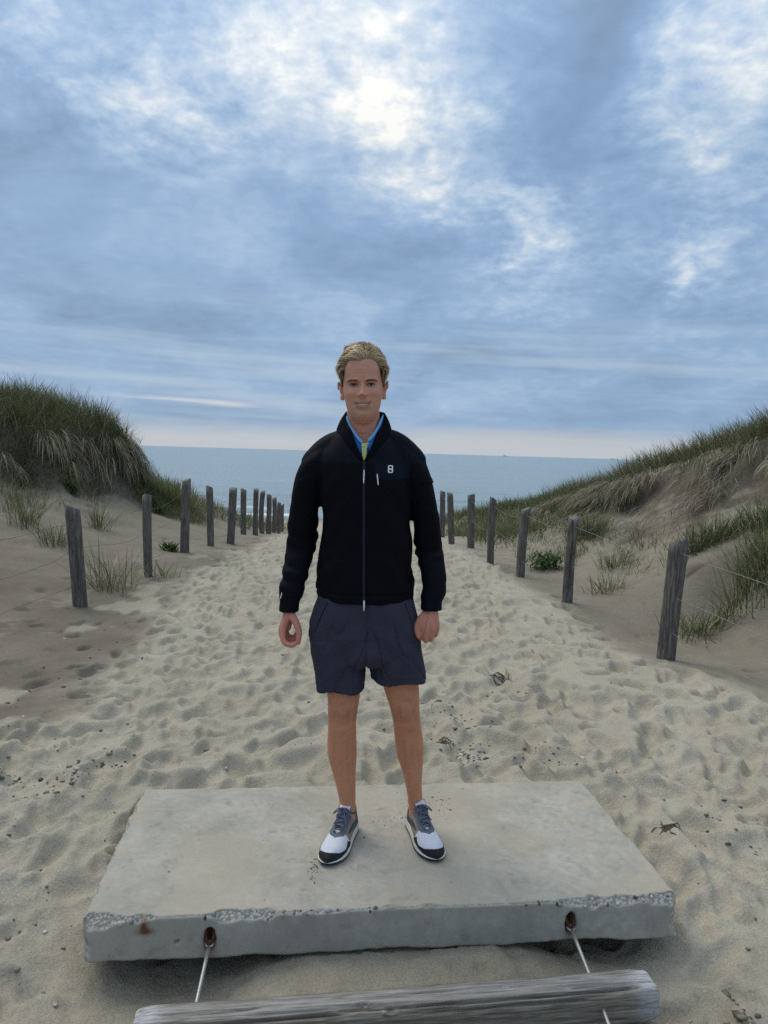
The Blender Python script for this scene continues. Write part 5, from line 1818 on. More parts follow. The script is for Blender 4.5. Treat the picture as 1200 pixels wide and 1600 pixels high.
def hair_mat():
    if _HM:
        return _HM[0]
    m, w, b = new_mat('blond_hair')
    w.link(w.n('ShaderNodeAttribute', attribute_name='col').outputs['Color'], b.inputs['Base Color'])
    b.inputs['Roughness'].default_value = 0.45
    b.inputs['Specular IOR Level'].default_value = 0.4
    _HM.append(m)
    return m


def skull(x, y, h):
    """>0 outside the skull ellipsoid"""
    return np.sqrt((x / 0.0775) ** 2 + ((y + 0.006) / 0.1005) ** 2 + ((h - 0.160) / 0.1115) ** 2)


def build_hair(root):
    r = np.random.default_rng(43)
    # scalp points: directions from the skull centre
    n = 26000
    d = r.normal(size=(n, 3))
    d /= np.linalg.norm(d, axis=1)[:, None]
    rad = np.array([0.0765, 0.100, 0.1105])
    p = d * rad + np.array([0, -0.006, 0.160])
    x, y, h = p.T
    ax = np.abs(x)
    # hairline: high on the forehead, down at the temples to the sideburns, low at the nape
    line = np.where(y > 0.0, np.interp(ax, [0.0, 0.03, 0.050, 0.062, 0.070, 0.078], [0.2120, 0.2140, 0.2050, 0.180, 0.148, 0.136]), np.interp(y, [-0.11, -0.04, -0.02, 0.0], [0.06, 0.09, 0.130, 0.136]))
    line = line + 0.003 * fbm(x * 60, h * 60, oct=2, seed=161) + r.normal(0, 0.0025, n)
    k = h > line
    p, d = p[k], d[k]
    x, y, h = p.T
    ax = np.abs(x)
    n = len(p)
    nrm = d / rad
    nrm /= np.linalg.norm(nrm, axis=1)[:, None]
    part = 0.016
    ctr = np.array([0, -0.006, 0.160])
    ns = 9

    def unit_n(q):
        g = (q - ctr) / rad ** 2
        return g / np.linalg.norm(g, axis=1)[:, None]

    jit = np.stack([0.12 * r.normal(size=n), 0.12 * r.normal(size=n), 0.06 * r.normal(size=n)], 1)
    wav = np.stack([0.35 * fbm(y * 45, h * 45, oct=2, seed=165), 0.35 * fbm(x * 45, h * 45, oct=2, seed=166), 0 * x], 1)

    def flow(q):
        """combing direction on the scalp: off the forehead, to both sides of the parting, back over the crown, down the sides"""
        qx, qy, qh = q.T
        tp = np.maximum(sstep(0.200, 0.238, qh), sstep(0.02, 0.05, qy) * sstep(0.178, 0.198, qh) * sstep(0.064, 0.054, np.abs(qx)))[:, None]
        sw = np.clip((qx - part) / 0.022, -1, 1)
        fr = sstep(0.0, 0.07, qy)
        a_ = np.stack([1.05 * sw, -0.30 * fr - 0.70 * (1 - fr), 0.35 * fr], 1)
        b_ = np.stack([0 * qx, -0.42 + 0.30 * fr, -0.85 + 0 * qx], 1)
        c_ = a_ * tp + b_ * (1 - tp) + jit + wav * tp
        nn_ = unit_n(q)
        c_ = c_ - nn_ * np.sum(c_ * nn_, 1)[:, None]
        return c_ / (np.linalg.norm(c_, axis=1)[:, None] + 1e-9)
    top = np.maximum(sstep(0.200, 0.236, h), sstep(0.02, 0.05, y) * sstep(0.18, 0.20, h) * (np.abs(x) < 0.06))
    cl = 0.5 + 0.5 * fbm(x * 70, y * 70, h * 70, oct=2, seed=163)
    L = ((0.060 + 0.024 * cl) * top + 0.024 * (1 - top)) * r.uniform(0.75, 1.1, n)
    lift = (0.014 + 0.014 * cl) * top + 0.0060 * (1 - top) + 0.0135 * np.exp(-((h - 0.195) / 0.030) ** 2) * sstep(0.03, 0.06, np.abs(x))
    lift = lift * (1 - 0.30 * sstep(0.04, -0.06, y)) * r.uniform(0.65, 1.1, n)
    lift = lift * np.where(r.uniform(0, 1, n) < 0.03, 1.35, 1.0)
    q = p.copy()
    pts = []
    for i in range(ns + 1):
        t = i / ns
        nn_ = unit_n(q)
        prof = math.sin(min(1.0, t * 2.2) * math.pi / 2) * (1 - 0.55 * max(0, t - 0.45) / 0.55)
        pts.append(q + nn_ * (0.0015 + lift * prof)[:, None])
        q = q + flow(q) * (L / ns)[:, None]
        q = ctr + (q - ctr) / np.sqrt((((q - ctr) / rad) ** 2).sum(1))[:, None]
    pts = np.stack(pts, 1)
    # locks: strands gather towards a leading strand
    lead = r.choice(n, 420, replace=False)
    d2 = ((p[:, None, :] - p[None, lead, :]) ** 2).sum(-1)
    own = lead[np.argmin(d2, 1)]
    tw_ = (np.linspace(0, 1, ns + 1) ** 1.2 * 0.72)[None, :, None] * top[:, None, None]
    pts = pts * (1 - tw_) + (pts[own] + 0.30 * (p - p[own])[:, None, :]) * tw_
    tang = np.gradient(pts, axis=1)
    wv = np.cross(tang, nrm[:, None, :])
    wv /= np.linalg.norm(wv, axis=2)[:, :, None] + 1e-9
    wd = np.interp(np.linspace(0, 1, ns + 1), [0, 0.5, 1], [1, 1, 0.2]) * 0.0010
    A, B = pts - wv * wd[None, :, None], pts + wv * wd[None, :, None]
    V = np.stack([A, B], 2).reshape(n, -1, 3)
    m = 2 * (ns + 1)
    base = (np.arange(n) * m)[:, None]
    Q = np.concatenate([base + np.array([[2 * i, 2 * i + 1, 2 * i + 3, 2 * i + 2]]) for i in range(ns)])
    me = mesh_np('hair', head_to_world(V.reshape(-1, 3)) - PO, [Q])
    pal = np.array([(0.25, 0.165, 0.080), (0.36, 0.250, 0.125), (0.47, 0.340, 0.185), (0.55, 0.415, 0.240), (0.41, 0.29, 0.15)])
    lk = (np.sin(own * 12.9898) * 43758.5453) % 1.0
    cc = pal[np.clip((lk * 5 + r.normal(0, 0.6, n)).astype(int), 0, 4)] * r.uniform(0.85, 1.15, (n, 1))
    cc = cc * (0.75 + 0.50 * np.maximum(top, 0.25))[:, None]
    tip = np.repeat(np.interp(np.linspace(0, 1, ns + 1), [0, 0.4, 1], [0.62, 1.0, 1.12]), 2)
    attr_col(me, 'col', (cc[:, None, :] * tip[None, :, None]).reshape(-1, 3))
    link('hair', me, hair_mat(), root)


def fabric(name, col, rough=0.8, weave=900.0, attr2=None, col2=None):
    m, w, b = new_mat(name)
    tc = w.n('ShaderNodeTexCoord')
    n = w.noise(tc.outputs['Object'], 14, 5, 0.6)
    n2 = w.noise(tc.outputs['Object'], weave, 2, 0.5)
    c = np.array(col)
    cc = w.mix(n, tuple(c * 0.8), tuple(c * 1.2))
    if attr2:
        c2 = np.array(col2)
        cc = w.mix(w.n('ShaderNodeAttribute', attribute_name=attr2).outputs['Fac'], cc, w.mix(n, tuple(c2 * 0.8), tuple(c2 * 1.2)))
    w.link(w.mix(w.rng(n2, 0.35, 0.65, 0, 0.35), cc, tuple(np.minimum(c * 1.8, 1))), b.inputs['Base Color'])
    b.inputs['Roughness'].default_value = rough
    b.inputs['Specular IOR Level'].default_value = 0.07
    bump(w, b, w.math('ADD', n2, w.math('MULTIPLY', n, 2.0)), 0.25, 0.002)
    return m


def bvh_of(me, off):
    from mathutils.bvhtree import BVHTree
    V = get_v(me) + off
    polys = [tuple(p.vertices) for p in me.polygons]
    return BVHTree.FromPolygons([tuple(v) for v in V], polys)


def front_of(bvh, x, z, default=2.69):
    h = bvh.ray_cast(Vector((x, 2.2, z)), Vector((0, 1, 0)))
    return h[0].y if h[0] is not None else default


# opening of the jacket, front view: two slanting edges from the sides of the neck to the zip
VL, VR, VB = np.array([-0.153, 1.615]), np.array([-0.008, 1.622]), np.array([-0.0775, 1.440])


def v_inside(x, z, grow=0.0):
    t = np.clip((z - VB[1]) / (VL[1] - VB[1]), 0, 1.3)
    xl = VB[0] + (VL[0] - VB[0]) * t ** 0.82 - grow
    t2 = np.clip((z - VB[1]) / (VR[1] - VB[1]), 0, 1.3)
    xr = VB[0] + (VR[0] - VB[0]) * t2 ** 0.82 + grow
    return (z > VB[1]) & (x > xl) & (x < xr), xl, xr


SLEEVE_L = [(0.865, -0.3475, 2.782, 0.0385, 0.036, 0.036, 2.1), (0.90, -0.3455, 2.785, 0.0370, 0.037, 0.037, 2.1), (0.915, -0.3440, 2.787, 0.0430, 0.041, 0.040, 2.1), (0.996, -0.3315, 2.805, 0.0475, 0.048, 0.046, 2.1), (1.060, -0.3200, 2.83, 0.0530, 0.053, 0.049, 2.1), (1.119, -0.3110, 2.845, 0.0580, 0.056, 0.052, 2.1), (1.19, -0.3060, 2.842, 0.0565, 0.060, 0.055, 2.15), (1.257, -0.2990, 2.835, 0.0560, 0.063, 0.060, 2.2), (1.33, -0.2870, 2.828, 0.0590, 0.068, 0.066, 2.2), (1.40, -0.2640, 2.825, 0.0640, 0.070, 0.070, 2.2), (1.445, -0.2350, 2.823, 0.0660, 0.064, 0.066, 2.2), (1.475, -0.2100, 2.823, 0.0600, 0.055, 0.058, 2.1)]
SLEEVE_R = [(0.885, 0.1880, 2.780, 0.0405, 0.037, 0.037, 2.1), (0.915, 0.1890, 2.784, 0.0390, 0.038, 0.038, 2.1), (0.932, 0.1925, 2.788, 0.0450, 0.042, 0.041, 2.1), (0.985, 0.1980, 2.803, 0.0465, 0.048, 0.046, 2.1), (1.05, 0.1880, 2.83, 0.0510, 0.053, 0.049, 2.1), (1.107, 0.1745, 2.845, 0.0545, 0.056, 0.052, 2.1), (1.18, 0.1650, 2.842, 0.0530, 0.060, 0.055, 2.15), (1.25, 0.1535, 2.835, 0.0520, 0.063, 0.060, 2.2), (1.33, 0.1310, 2.828, 0.0560, 0.068, 0.066, 2.2), (1.40, 0.1050, 2.825, 0.0620, 0.070, 0.070, 2.2), (1.455, 0.0720, 2.823, 0.0660, 0.064, 0.066, 2.2), (1.492, 0.0450, 2.823, 0.0600, 0.055, 0.058, 2.1)]
TORSO = [(0.914, -0.061, 2.812, 0.180, 0.128, 0.120, 2.5), (0.936, -0.061, 2.812, 0.184, 0.131, 0.123, 2.5), (0.962, -0.062, 2.812, 0.1860, 0.132, 0.125, 2.5), (1.01, -0.066, 2.812, 0.1825, 0.130, 0.121, 2.5), (1.12, -0.0645, 2.814, 0.1725, 0.127, 0.115, 2.45), (1.24, -0.068, 2.816, 0.1670, 0.130, 0.118, 2.4), (1.33, -0.074, 2.818, 0.1730, 0.130, 0.120, 2.4), (1.40, -0.081, 2.820, 0.1780, 0.122, 0.116, 2.3), (1.46, -0.084, 2.822, 0.1700, 0.104, 0.104, 2.2), (1.505, -0.084, 2.824, 0.1340, 0.088, 0.090, 2.1), (1.540, -0.083, 2.826, 0.1000, 0.079, 0.080, 2.05), (1.565, -0.083, 2.828, 0.0860, 0.075, 0.075, 2.0)]


def build_jacket(root):
    parts = [stack(TORSO, 70, 64), stack(SLEEVE_L, 60, 40), stack(SLEEVE_R, 60, 40)]
    # shoulder yokes
    parts.append(capsule([(-0.13, 2.826, 1.510), (-0.205, 2.826, 1.478), (-0.262, 2.826, 1.422)], [0.050, 0.054, 0.056], 18, 6))
    parts.append(capsule([(-0.04, 2.826, 1.520), (0.040, 2.826, 1.492), (0.098, 2.826, 1.440)], [0.050, 0.054, 0.056], 18, 6))
    me = remesh(parts, 0.0042, 8, 0.5)
    V = get_v(me)
    N = get_n(me)
    x, y, z = V.T
    # folds: slanting creases in the sleeves, drag lines under the arms, blouson fullness above the hem
    arm = ((x < -0.250) | (x > 0.115)) & (z < 1.36)
    side = np.where(x < -0.07, 1.0, -1.0)
    q = z + 0.35 * side * (x + 0.07) + 0.10 * (y - 2.8) + 0.022 * fbm(x * 12, y * 12, z * 9, oct=3, seed=171)
    q = q + 0.05 * fbm(x * 6 + 3, y * 6, z * 5, oct=2, seed=172)
    crease = (np.abs(np.sin(q * 50)) ** 1.6 * 2 - 1) * (0.45 + 0.75 * fbm(x * 9, y * 14, z * 11, oct=2, seed=174))
    el = np.exp(-((z - 1.13) / 0.10) ** 2) + 0.8 * np.exp(-((z - 0.965) / 0.05) ** 2)
    disp = arm * (0.0075 * crease * np.clip(el, 0, 1) + 0.003 * fbm(x * 25, y * 25, z * 14, oct=3, seed=173))
    tor = ~arm
    drag = np.sin((z * 38 + 55 * np.abs(x + 0.07) + 4.0 * fbm(x * 7, y * 7, z * 7, oct=2, seed=175)))
    disp = disp + tor * (0.0040 * drag * sstep(0.02, 0.14, np.abs(x + 0.07)) * sstep(1.45, 1.3, z) + 0.0065 * fbm(x * 9, y * 9, z * 6, oct=3, seed=177))
    # ribbed hem line
    disp = disp - tor * 0.004 * np.exp(-((z - 0.948) / 0.006) ** 2)
    V = V + N * disp[:, None]
    x, y, z = V.T
    # open the front and the neck
    inside, xl, xr = v_inside(x, z)
    cut = (inside & (y < 2.83)) | ((np.hypot((x + 0.083) / 0.070, (y - 2.826) / 0.066) < 1) & (z > 1.53))
    # pull the rim onto the clean edge lines
    nearl = (np.abs(x - xl) < 0.005) & (z > VB[1]) & (y < 2.80) & ~cut
    nearr = (np.abs(x - xr) < 0.005) & (z > VB[1]) & (y < 2.80) & ~cut
    V[nearl, 0] = xl[nearl]
    V[nearr, 0] = xr[nearr]
    set_v(me, V - PO)
    bm = bmesh.new()
    bm.from_mesh(me)
    bm.verts.ensure_lookup_table()
    bmesh.ops.delete(bm, geom=[bm.verts[i] for i in np.nonzero(cut)[0]], context='VERTS')
    bm.to_mesh(me)
    bm.free()
    V = get_v(me) + PO
    x, y, z = V.T
    panel = sstep(1.426, 1.430, z - 0.02 * (np.abs(x + 0.07))) * 0.55
    pocket = ((x > -0.036) & (x < 0.090) & (z < 1.436) & (z > 1.372 + 0.1 * np.abs(x - 0.02)) & (y < 2.80)) * 1.0
    sleeve = (((x < -0.262) | (x > 0.125)) & (z < 1.1)) * 0.35
    attr(me, 'panel', np.clip(np.maximum(np.maximum(panel, pocket), sleeve), 0, 1))
    jm = fabric('black_softshell', (0.0036, 0.0040, 0.0062), 0.70, 700, 'panel', (0.0085, 0.0108, 0.0200))
    jk = link('jacket', me, jm, root)
    bv = bvh_of(me, PO)

    def pt(x_, z_, off=0.002):
        return np.array([x_, front_of(bv, x_, z_) - off, z_])
    # stand-up collar
    cm = fabric('collar_cloth', (0.0034, 0.0038, 0.0060), 0.85, 700)
    nth = 41
    th = np.linspace(-1, 1, nth)
    rows = []
    for k, tt in enumerate(np.linspace(0, 1, 9)):
        row = []
        for s in th:
            a = abs(s)
            sg = -1 if s < 0 else 1
            # neck part: from the back (s=0) to the side top (a = 0.6), then down the slanting front edge
            if a <= 0.62:
                ang = a / 0.62 * math.pi * 0.60
                top = np.array([-0.081 + sg * 0.0705 * math.sin(ang), 2.826 + 0.064 * math.cos(ang), 1.618 + 0.010 * math.cos(ang)])
                bot = np.array([-0.083 + sg * 0.104 * math.sin(ang), 2.828 + 0.088 * math.cos(ang), 1.545 + 0.010 * math.cos(ang)])
            else:
                f = (a - 0.62) / 0.38
                ang = math.pi * 0.60
                e0 = np.array([-0.081 + sg * 0.0705 * math.sin(ang), 2.826 + 0.064 * math.cos(ang), 1.615])
                edge = VL if sg < 0 else VR
                zt = 1.615 + (VB[1] - 1.615) * f
                _, xl_, xr_ = v_inside(np.array([0.0]), np.array([zt]))
                ex = float((xl_ if sg < 0 else xr_)[0])
                fy = front_of(bv, ex + sg * 0.012, min(zt, 1.54)) - 0.004
                ey = e0[1] * (1 - sstep(0, 0.45, f)) + fy * sstep(0, 0.45, f)
                top = np.array([ex * min(1, f * 4) + e0[0] * (1 - min(1, f * 4)), ey, zt])
                wd = 0.036 * (1 - f) + 0.010
                bx = ex + sg * wd
                zb = zt - 0.062 * (1 - f) - 0.004
                by = front_of(bv, bx, min(zb, 1.545)) + 0.004
                b0 = np.array([-0.083 + sg * 0.104 * math.sin(ang), 2.828 + 0.088 * math.cos(ang), 1.54])
                g = sstep(0, 0.35, f)
                bot = b0 * (1 - g) + np.array([bx, by, zb]) * g
            mid = top * (1 - tt) + bot * tt
            mid = mid + np.array([sg * 0.004, -0.002, 0]) * math.sin(tt * math.pi)
            row.append(mid)
        rows.append(row)
    P = np.array(rows).reshape(-1, 3)
    cme = mesh_np('collar', P - PO, grid_faces(nth, 9))
    co = link('collar', cme, cm, jk)
    sol = co.modifiers.new('thick', 'SOLIDIFY')
    sol.thickness = 0.005
    sol.offset = 0
    sub = co.modifiers.new('soft', 'SUBSURF')
    sub.levels = sub.render_levels = 1
    # zip tape down the front, teeth and pulls
    zx = lambda z_: -0.0775 + (1.44 - z_) / (1.44 - 0.893) * 0.0145
    zz = np.linspace(1.436, 0.924, 90)
    V = []
    for z_ in zz:
        for o in (-0.0045, -0.0035, 0.0035, 0.0045):
            V.append(pt(zx(z_) + o, z_, 0.0026 if abs(o) < 0.004 else 0.0004))
    link('zipper', mesh_np('zipper', np.array(V) - PO, grid_faces(4, len(zz))), fabric('zip_tape', (0.020, 0.024, 0.040), 0.5, 1500), jk)
    white = simple_mat('white_print', (0.80, 0.80, 0.80), 0.6, 0.03, 60, 0)

    def pull(x0, z0, x1, z1, rr=0.0021):
        a, b_ = pt(x0, z0, 0.006), pt(x1, z1, 0.007)
        t = np.linspace(0, 1, 7)[:, None]
        v_, f_ = tube_np(a * (1 - t) + b_ * t, np.interp(t[:, 0], [0, 0.1, 0.9, 1], [rr * 0.7, rr, rr, rr * 0.7]), 8)
        link('zipper_pull', mesh_np('zipper_pull', v_ - PO, f_), white, jk)
    pull(-0.0755, 1.405, -0.0760, 1.358)
    pull(-0.0285, 1.392, -0.0235, 1.352)
    a = pt(-0.063, 0.934, 0.006)
    t = np.linspace(0, 1, 7)[:, None]
    v_, f_ = tube_np(a + t * np.array([0.0005, 0.001, -0.040]), np.interp(t[:, 0], [0, 0.15, 0.6, 1], [0.0018, 0.0030, 0.0030, 0.0010]), 8)
    link('zipper_pull', mesh_np('zipper_pull', v_ - PO, f_), white, jk)
    # seam of the chest pocket
    V = []
    sx = np.linspace(-0.0275, 0.090, 34)
    for k in (0.0012, -0.0012):
        V += [pt(q, 1.4355 + k, 0.0022) for q in sx]
    link('pocket_seam', mesh_np('pocket_seam', np.array(V) - PO, grid_faces(34, 2)), fabric('seam', (0.010, 0.012, 0.020), 0.7), jk)
    # emblem: two stacked rounded squares, drawn as one outline
    V, F = [], []
    cx, cz = 0.0190, 1.4105
    for oz, sz in ((0.0062, 1.0), (-0.0062, 1.0)):
        base = len(V)
        nn = 28
        for i in range(nn):
            a = 2 * math.pi * i / nn
            c_, s_ = math.cos(a), math.sin(a)
            q = (abs(c_) ** 4 + abs(s_) ** 4) ** -0.25
            for rr in (0.0094, 0.0052):
                ry = 0.0076 if rr > 0.008 else 0.0038
                V.append(pt(cx + rr * c_ * q, cz + oz + ry * s_ * q, 0.0028))
        for i in range(nn):
            j = (i + 1) % nn
            F.append((base + 2 * i, base + 2 * j, base + 2 * j + 1, base + 2 * i + 1))
    link('emblem', mesh_np('emblem', np.array(V) - PO, np.array(F)), white, jk)
    # short reflective tick above the cuff
    a, b_ = np.array([-0.372, 0, 0.938]), np.array([-0.378, 0, 0.915])
    t = np.linspace(0, 1, 6)
    V = []
    for q in t:
        c_ = a * (1 - q) + b_ * q
        for o in (-0.0016, 0.0016):
            V.append(np.array([c_[0] + o, front_of(bv, c_[0] + o, c_[2]) - 0.0015, c_[2]]))
    link('reflective_tick', mesh_np('reflective_tick', np.array(V) - PO, grid_faces(2, 6)), white, jk)


def build_shirt(root):
    # polo shirt seen in the opening, with collar, placket and button; white T-shirt under it
    blue = fabric('polo_blue', (0.022, 0.135, 0.42), 0.75, 900)
    blue2 = fabric('polo_edge', (0.16, 0.36, 0.62), 0.75, 900)
    n = 34
    xs = np.linspace(-0.128, -0.032, n)
    zs = np.linspace(1.36, 1.492, 30)
    X, Z = np.meshgrid(xs, zs)
    Y = 2.826 - np.interp(Z, [1.36, 1.44, 1.50, 1.535], [0.112, 0.096, 0.075, 0.064]) * np.sqrt(np.clip(1 - ((X + 0.081) / 0.120) ** 2, 0.05, 1))
    po = link('polo_shirt', mesh_np('polo_shirt', np.stack([X, Y, Z], -1).reshape(-1, 3) - PO, grid_faces(n, 30)), blue, root)

    def strip(name, top, bot, mat, parent, th=0.004):
        top, bot = np.array(top, float), np.array(bot, float)
        s = np.linspace(0, 1, len(top))
        K1, K2 = hermite(np.column_stack([s, top]), 24)[:, 1:], hermite(np.column_stack([s, bot]), 24)[:, 1:]
        rows = [K1 * (1 - t) + K2 * t + np.array([0, -0.003 * math.sin(t * math.pi), 0]) for t in np.linspace(0, 1, 6)]
        o = link(name, mesh_np(name, np.concatenate(rows) - PO, grid_faces(24, 6)), mat, parent)
        md = o.modifiers.new('thick', 'SOLIDIFY'); md.thickness = th; md.offset = 0
        return o
    # collar leaves: inner (upper) edge follows the neck, outer edge lies on the chest
    strip('shirt_collar', [(-0.150, 2.822, 1.602), (-0.146, 2.790, 1.588), (-0.130, 2.768, 1.556), (-0.104, 2.750, 1.520), (-0.086, 2.742, 1.502)],
          [(-0.1500, 2.826, 1.575), (-0.1470, 2.796, 1.545), (-0.1330, 2.768, 1.506), (-0.1100, 2.742, 1.474), (-0.0880, 2.728, 1.460)], blue, po)
    strip('shirt_collar', [(-0.014, 2.822, 1.608), (-0.018, 2.790, 1.594), (-0.030, 2.768, 1.562), (-0.050, 2.750, 1.527), (-0.064, 2.744, 1.512)],
          [(-0.0140, 2.826, 1.580), (-0.0160, 2.796, 1.550), (-0.0270, 2.768, 1.514), (-0.0440, 2.742, 1.482), (-0.0600, 2.729, 1.466)], blue, po)
    strip('collar_edge', [(-0.1485, 2.818, 1.606), (-0.1440, 2.786, 1.592), (-0.1280, 2.764, 1.560), (-0.1020, 2.746, 1.524), (-0.0840, 2.738, 1.506)],
          [(-0.1495, 2.818, 1.600), (-0.1455, 2.785, 1.586), (-0.1300, 2.763, 1.553), (-0.1045, 2.745, 1.516), (-0.0860, 2.737, 1.498)], blue2, po, 0.005)
    strip('collar_edge', [(-0.0145, 2.818, 1.612), (-0.0190, 2.786, 1.598), (-0.0320, 2.764, 1.566), (-0.0520, 2.746, 1.531), (-0.0660, 2.740, 1.516)],
          [(-0.0135, 2.818, 1.606), (-0.0170, 2.785, 1.591), (-0.0295, 2.763, 1.558), (-0.0490, 2.745, 1.522), (-0.0635, 2.739, 1.507)], blue2, po, 0.005)
    strip('placket', [(-0.0880, 2.733, 1.500), (-0.0860, 2.722, 1.470), (-0.0830, 2.716, 1.440)], [(-0.0690, 2.733, 1.502), (-0.0690, 2.722, 1.470), (-0.0700, 2.716, 1.440)], fabric('placket_lime', (0.42, 0.48, 0.19), 0.75, 900), po, 0.003)
    a = np.linspace(0, 2 * math.pi, 16, endpoint=False)
    ring = np.stack([-0.0800 + 0.0042 * np.cos(a), np.full(16, 2.7215), 1.4915 + 0.0042 * np.sin(a)], 1)
    ring2 = np.stack([-0.0800 + 0.0036 * np.cos(a), np.full(16, 2.7195), 1.4915 + 0.0036 * np.sin(a)], 1)
    V = np.concatenate([ring, ring2, [[-0.08, 2.7195, 1.4915]]])
    i = np.arange(16); j = (i + 1) % 16
    link('button', mesh_np('button', V - PO, [np.stack([i, j, j + 16, i + 16], 1), np.stack([i + 16, j + 16, np.full(16, 32)], 1)]), simple_mat('button', (0.55, 0.60, 0.35), 0.4, 0.05, 50, 0), po)
    strip('t_shirt_neckband', [(-0.112, 2.766, 1.518), (-0.092, 2.751, 1.499), (-0.072, 2.751, 1.500), (-0.050, 2.764, 1.522)], [(-0.112, 2.762, 1.500), (-0.092, 2.744, 1.480), (-0.072, 2.744, 1.480), (-0.050, 2.760, 1.502)], fabric('tee_white', (0.62, 0.66, 0.72), 0.8, 900), root, 0.004)


def build_shorts(root):
    waist = [(0.672, -0.052, 2.815, 0.105, 0.112, 0.115, 2.3), (0.715, -0.052, 2.815, 0.195, 0.126, 0.130, 2.5), (0.760, -0.057, 2.815, 0.2120, 0.130, 0.134, 2.5), (0.800, -0.061, 2.815, 0.2150, 0.129, 0.132, 2.5), (0.870, -0.061, 2.813, 0.1980, 0.126, 0.124, 2.5), (0.935, -0.061, 2.812, 0.1780, 0.120, 0.112, 2.5), (0.96, -0.061, 2.812, 0.1740, 0.115, 0.108, 2.5)]
    ll = [(0.570, -0.1475, 2.800, 0.0890, 0.096, 0.094, 2.5), (0.584, -0.1480, 2.800, 0.0890, 0.096, 0.094, 2.5), (0.635, -0.1530, 2.805, 0.0960, 0.102, 0.104, 2.45), (0.70, -0.1570, 2.81, 0.1040, 0.112, 0.116, 2.4), (0.76, -0.158, 2.81, 0.106, 0.115, 0.118, 2.4)]
    lr = [(0.608, 0.0730, 2.812, 0.1080, 0.098, 0.096, 2.5), (0.622, 0.0720, 2.812, 0.1075, 0.098, 0.096, 2.5), (0.662, 0.0660, 2.814, 0.1040, 0.104, 0.106, 2.45), (0.71, 0.0560, 2.815, 0.1040, 0.112, 0.116, 2.4), (0.76, 0.0500, 2.815, 0.104, 0.115, 0.118, 2.4)]
    me = remesh([stack(waist, 40, 64), stack(ll, 30, 48), stack(lr, 30, 48)], 0.0042, 5, 0.5)
    V = get_v(me)
    N = get_n(me)
    x, y, z = V.T
    s = np.where(x < -0.048, -1, 1)
    # long soft folds falling from the hips, drag lines towards the crotch
    ph = 46 * (x + 0.048) + 10 * (0.95 - z) * s + 3 * fbm(x * 6, y * 6, z * 4, oct=2, seed=181)
    fold = 0.0085 * (0.6 + 0.8 * fbm(x * 5, y * 5, z * 3, oct=2, seed=182)) * np.sin(ph) * sstep(0.86, 0.60, z)
    ph2 = 55 * (z + 0.55 * np.abs(x + 0.048)) + 2 * fbm(x * 8, y * 8, z * 8, oct=2, seed=183)
    drag = 0.0055 * np.sin(ph2) * np.exp(-(((z - 0.72) / 0.09) ** 2)) * np.exp(-(((np.abs(x + 0.048) - 0.06) / 0.08) ** 2))
    d = fold + drag + 0.005 * fbm(x * 10, y * 10, z * 7, oct=3, seed=185)
    cr = np.abs(fbm(x * 9 + 2, y * 9, z * 4.5 + 0.9 * np.abs(x + 0.048) * 9, oct=2, seed=187))
    d = d - 0.0060 * np.exp(-(cr / 0.05) ** 2) * sstep(0.90, 0.80, z)
    # fly and seat seam, hem stitching
    fly = -0.006 * np.exp(-((x + 0.050) / 0.006) ** 2) * (y < 2.8) * sstep(0.60, 0.68, z)
    hem = np.where(x < -0.048, z - 0.591, z - 0.629)
    d = d + fly - 0.0022 * np.exp(-(hem / 0.0035) ** 2)
    V = V + N * d[:, None]
    # wavy hem
    low = np.where(x < -0.048, V[:, 2] < 0.585, V[:, 2] < 0.623)
    V[:, 2] += low * (0.0022 * np.sin(38 * x + 22 * y) + 0.02 * (x + 0.06) * np.where(x < -0.048, 0.3, 0.12))
    set_v(me, V - PO)
    sh = link('shorts', me, fabric('shorts_cloth', (0.040, 0.040, 0.060), 0.85, 620), root)
    # slanted pocket openings
    bv = bvh_of(me, PO)
    for sg, pts in ((-1, [(-0.198, 0.915), (-0.222, 0.86), (-0.245, 0.80)]), (1, [(0.088, 0.915), (0.110, 0.86), (0.130, 0.80)])):
        t = np.linspace(0, 1, 15)
        px = np.interp(t, [0, 0.5, 1], [p[0] for p in pts])
        pz = np.interp(t, [0, 0.5, 1], [p[1] for p in pts])
        P = np.array([(a, front_of(bv, a, b_, 2.72) - 0.0008, b_) for a, b_ in zip(px, pz)])
        v_, f_ = tube_np(P, 0.0016, 6)
        link('pocket_edge', mesh_np('pocket_edge', v_ - PO, f_), fabric('pocket_edge', (0.018, 0.018, 0.030), 0.85, 620), sh)


# ---- trainers
def shoe_w(s, inner):
    k = np.interp(s, [0, 0.012, 0.04, 0.10, 0.15, 0.20, 0.24, 0.27, 0.29, 0.303, 0.31], [0.012, 0.026, 0.036, 0.036, 0.041, 0.048, 0.0485, 0.042, 0.031, 0.017, 0.002])
    return k


def shoe_c(s):
    return np.interp(s, [0, 0.1, 0.2, 0.26, 0.31], [0.0, -0.001, 0.002, 0.006, 0.010])


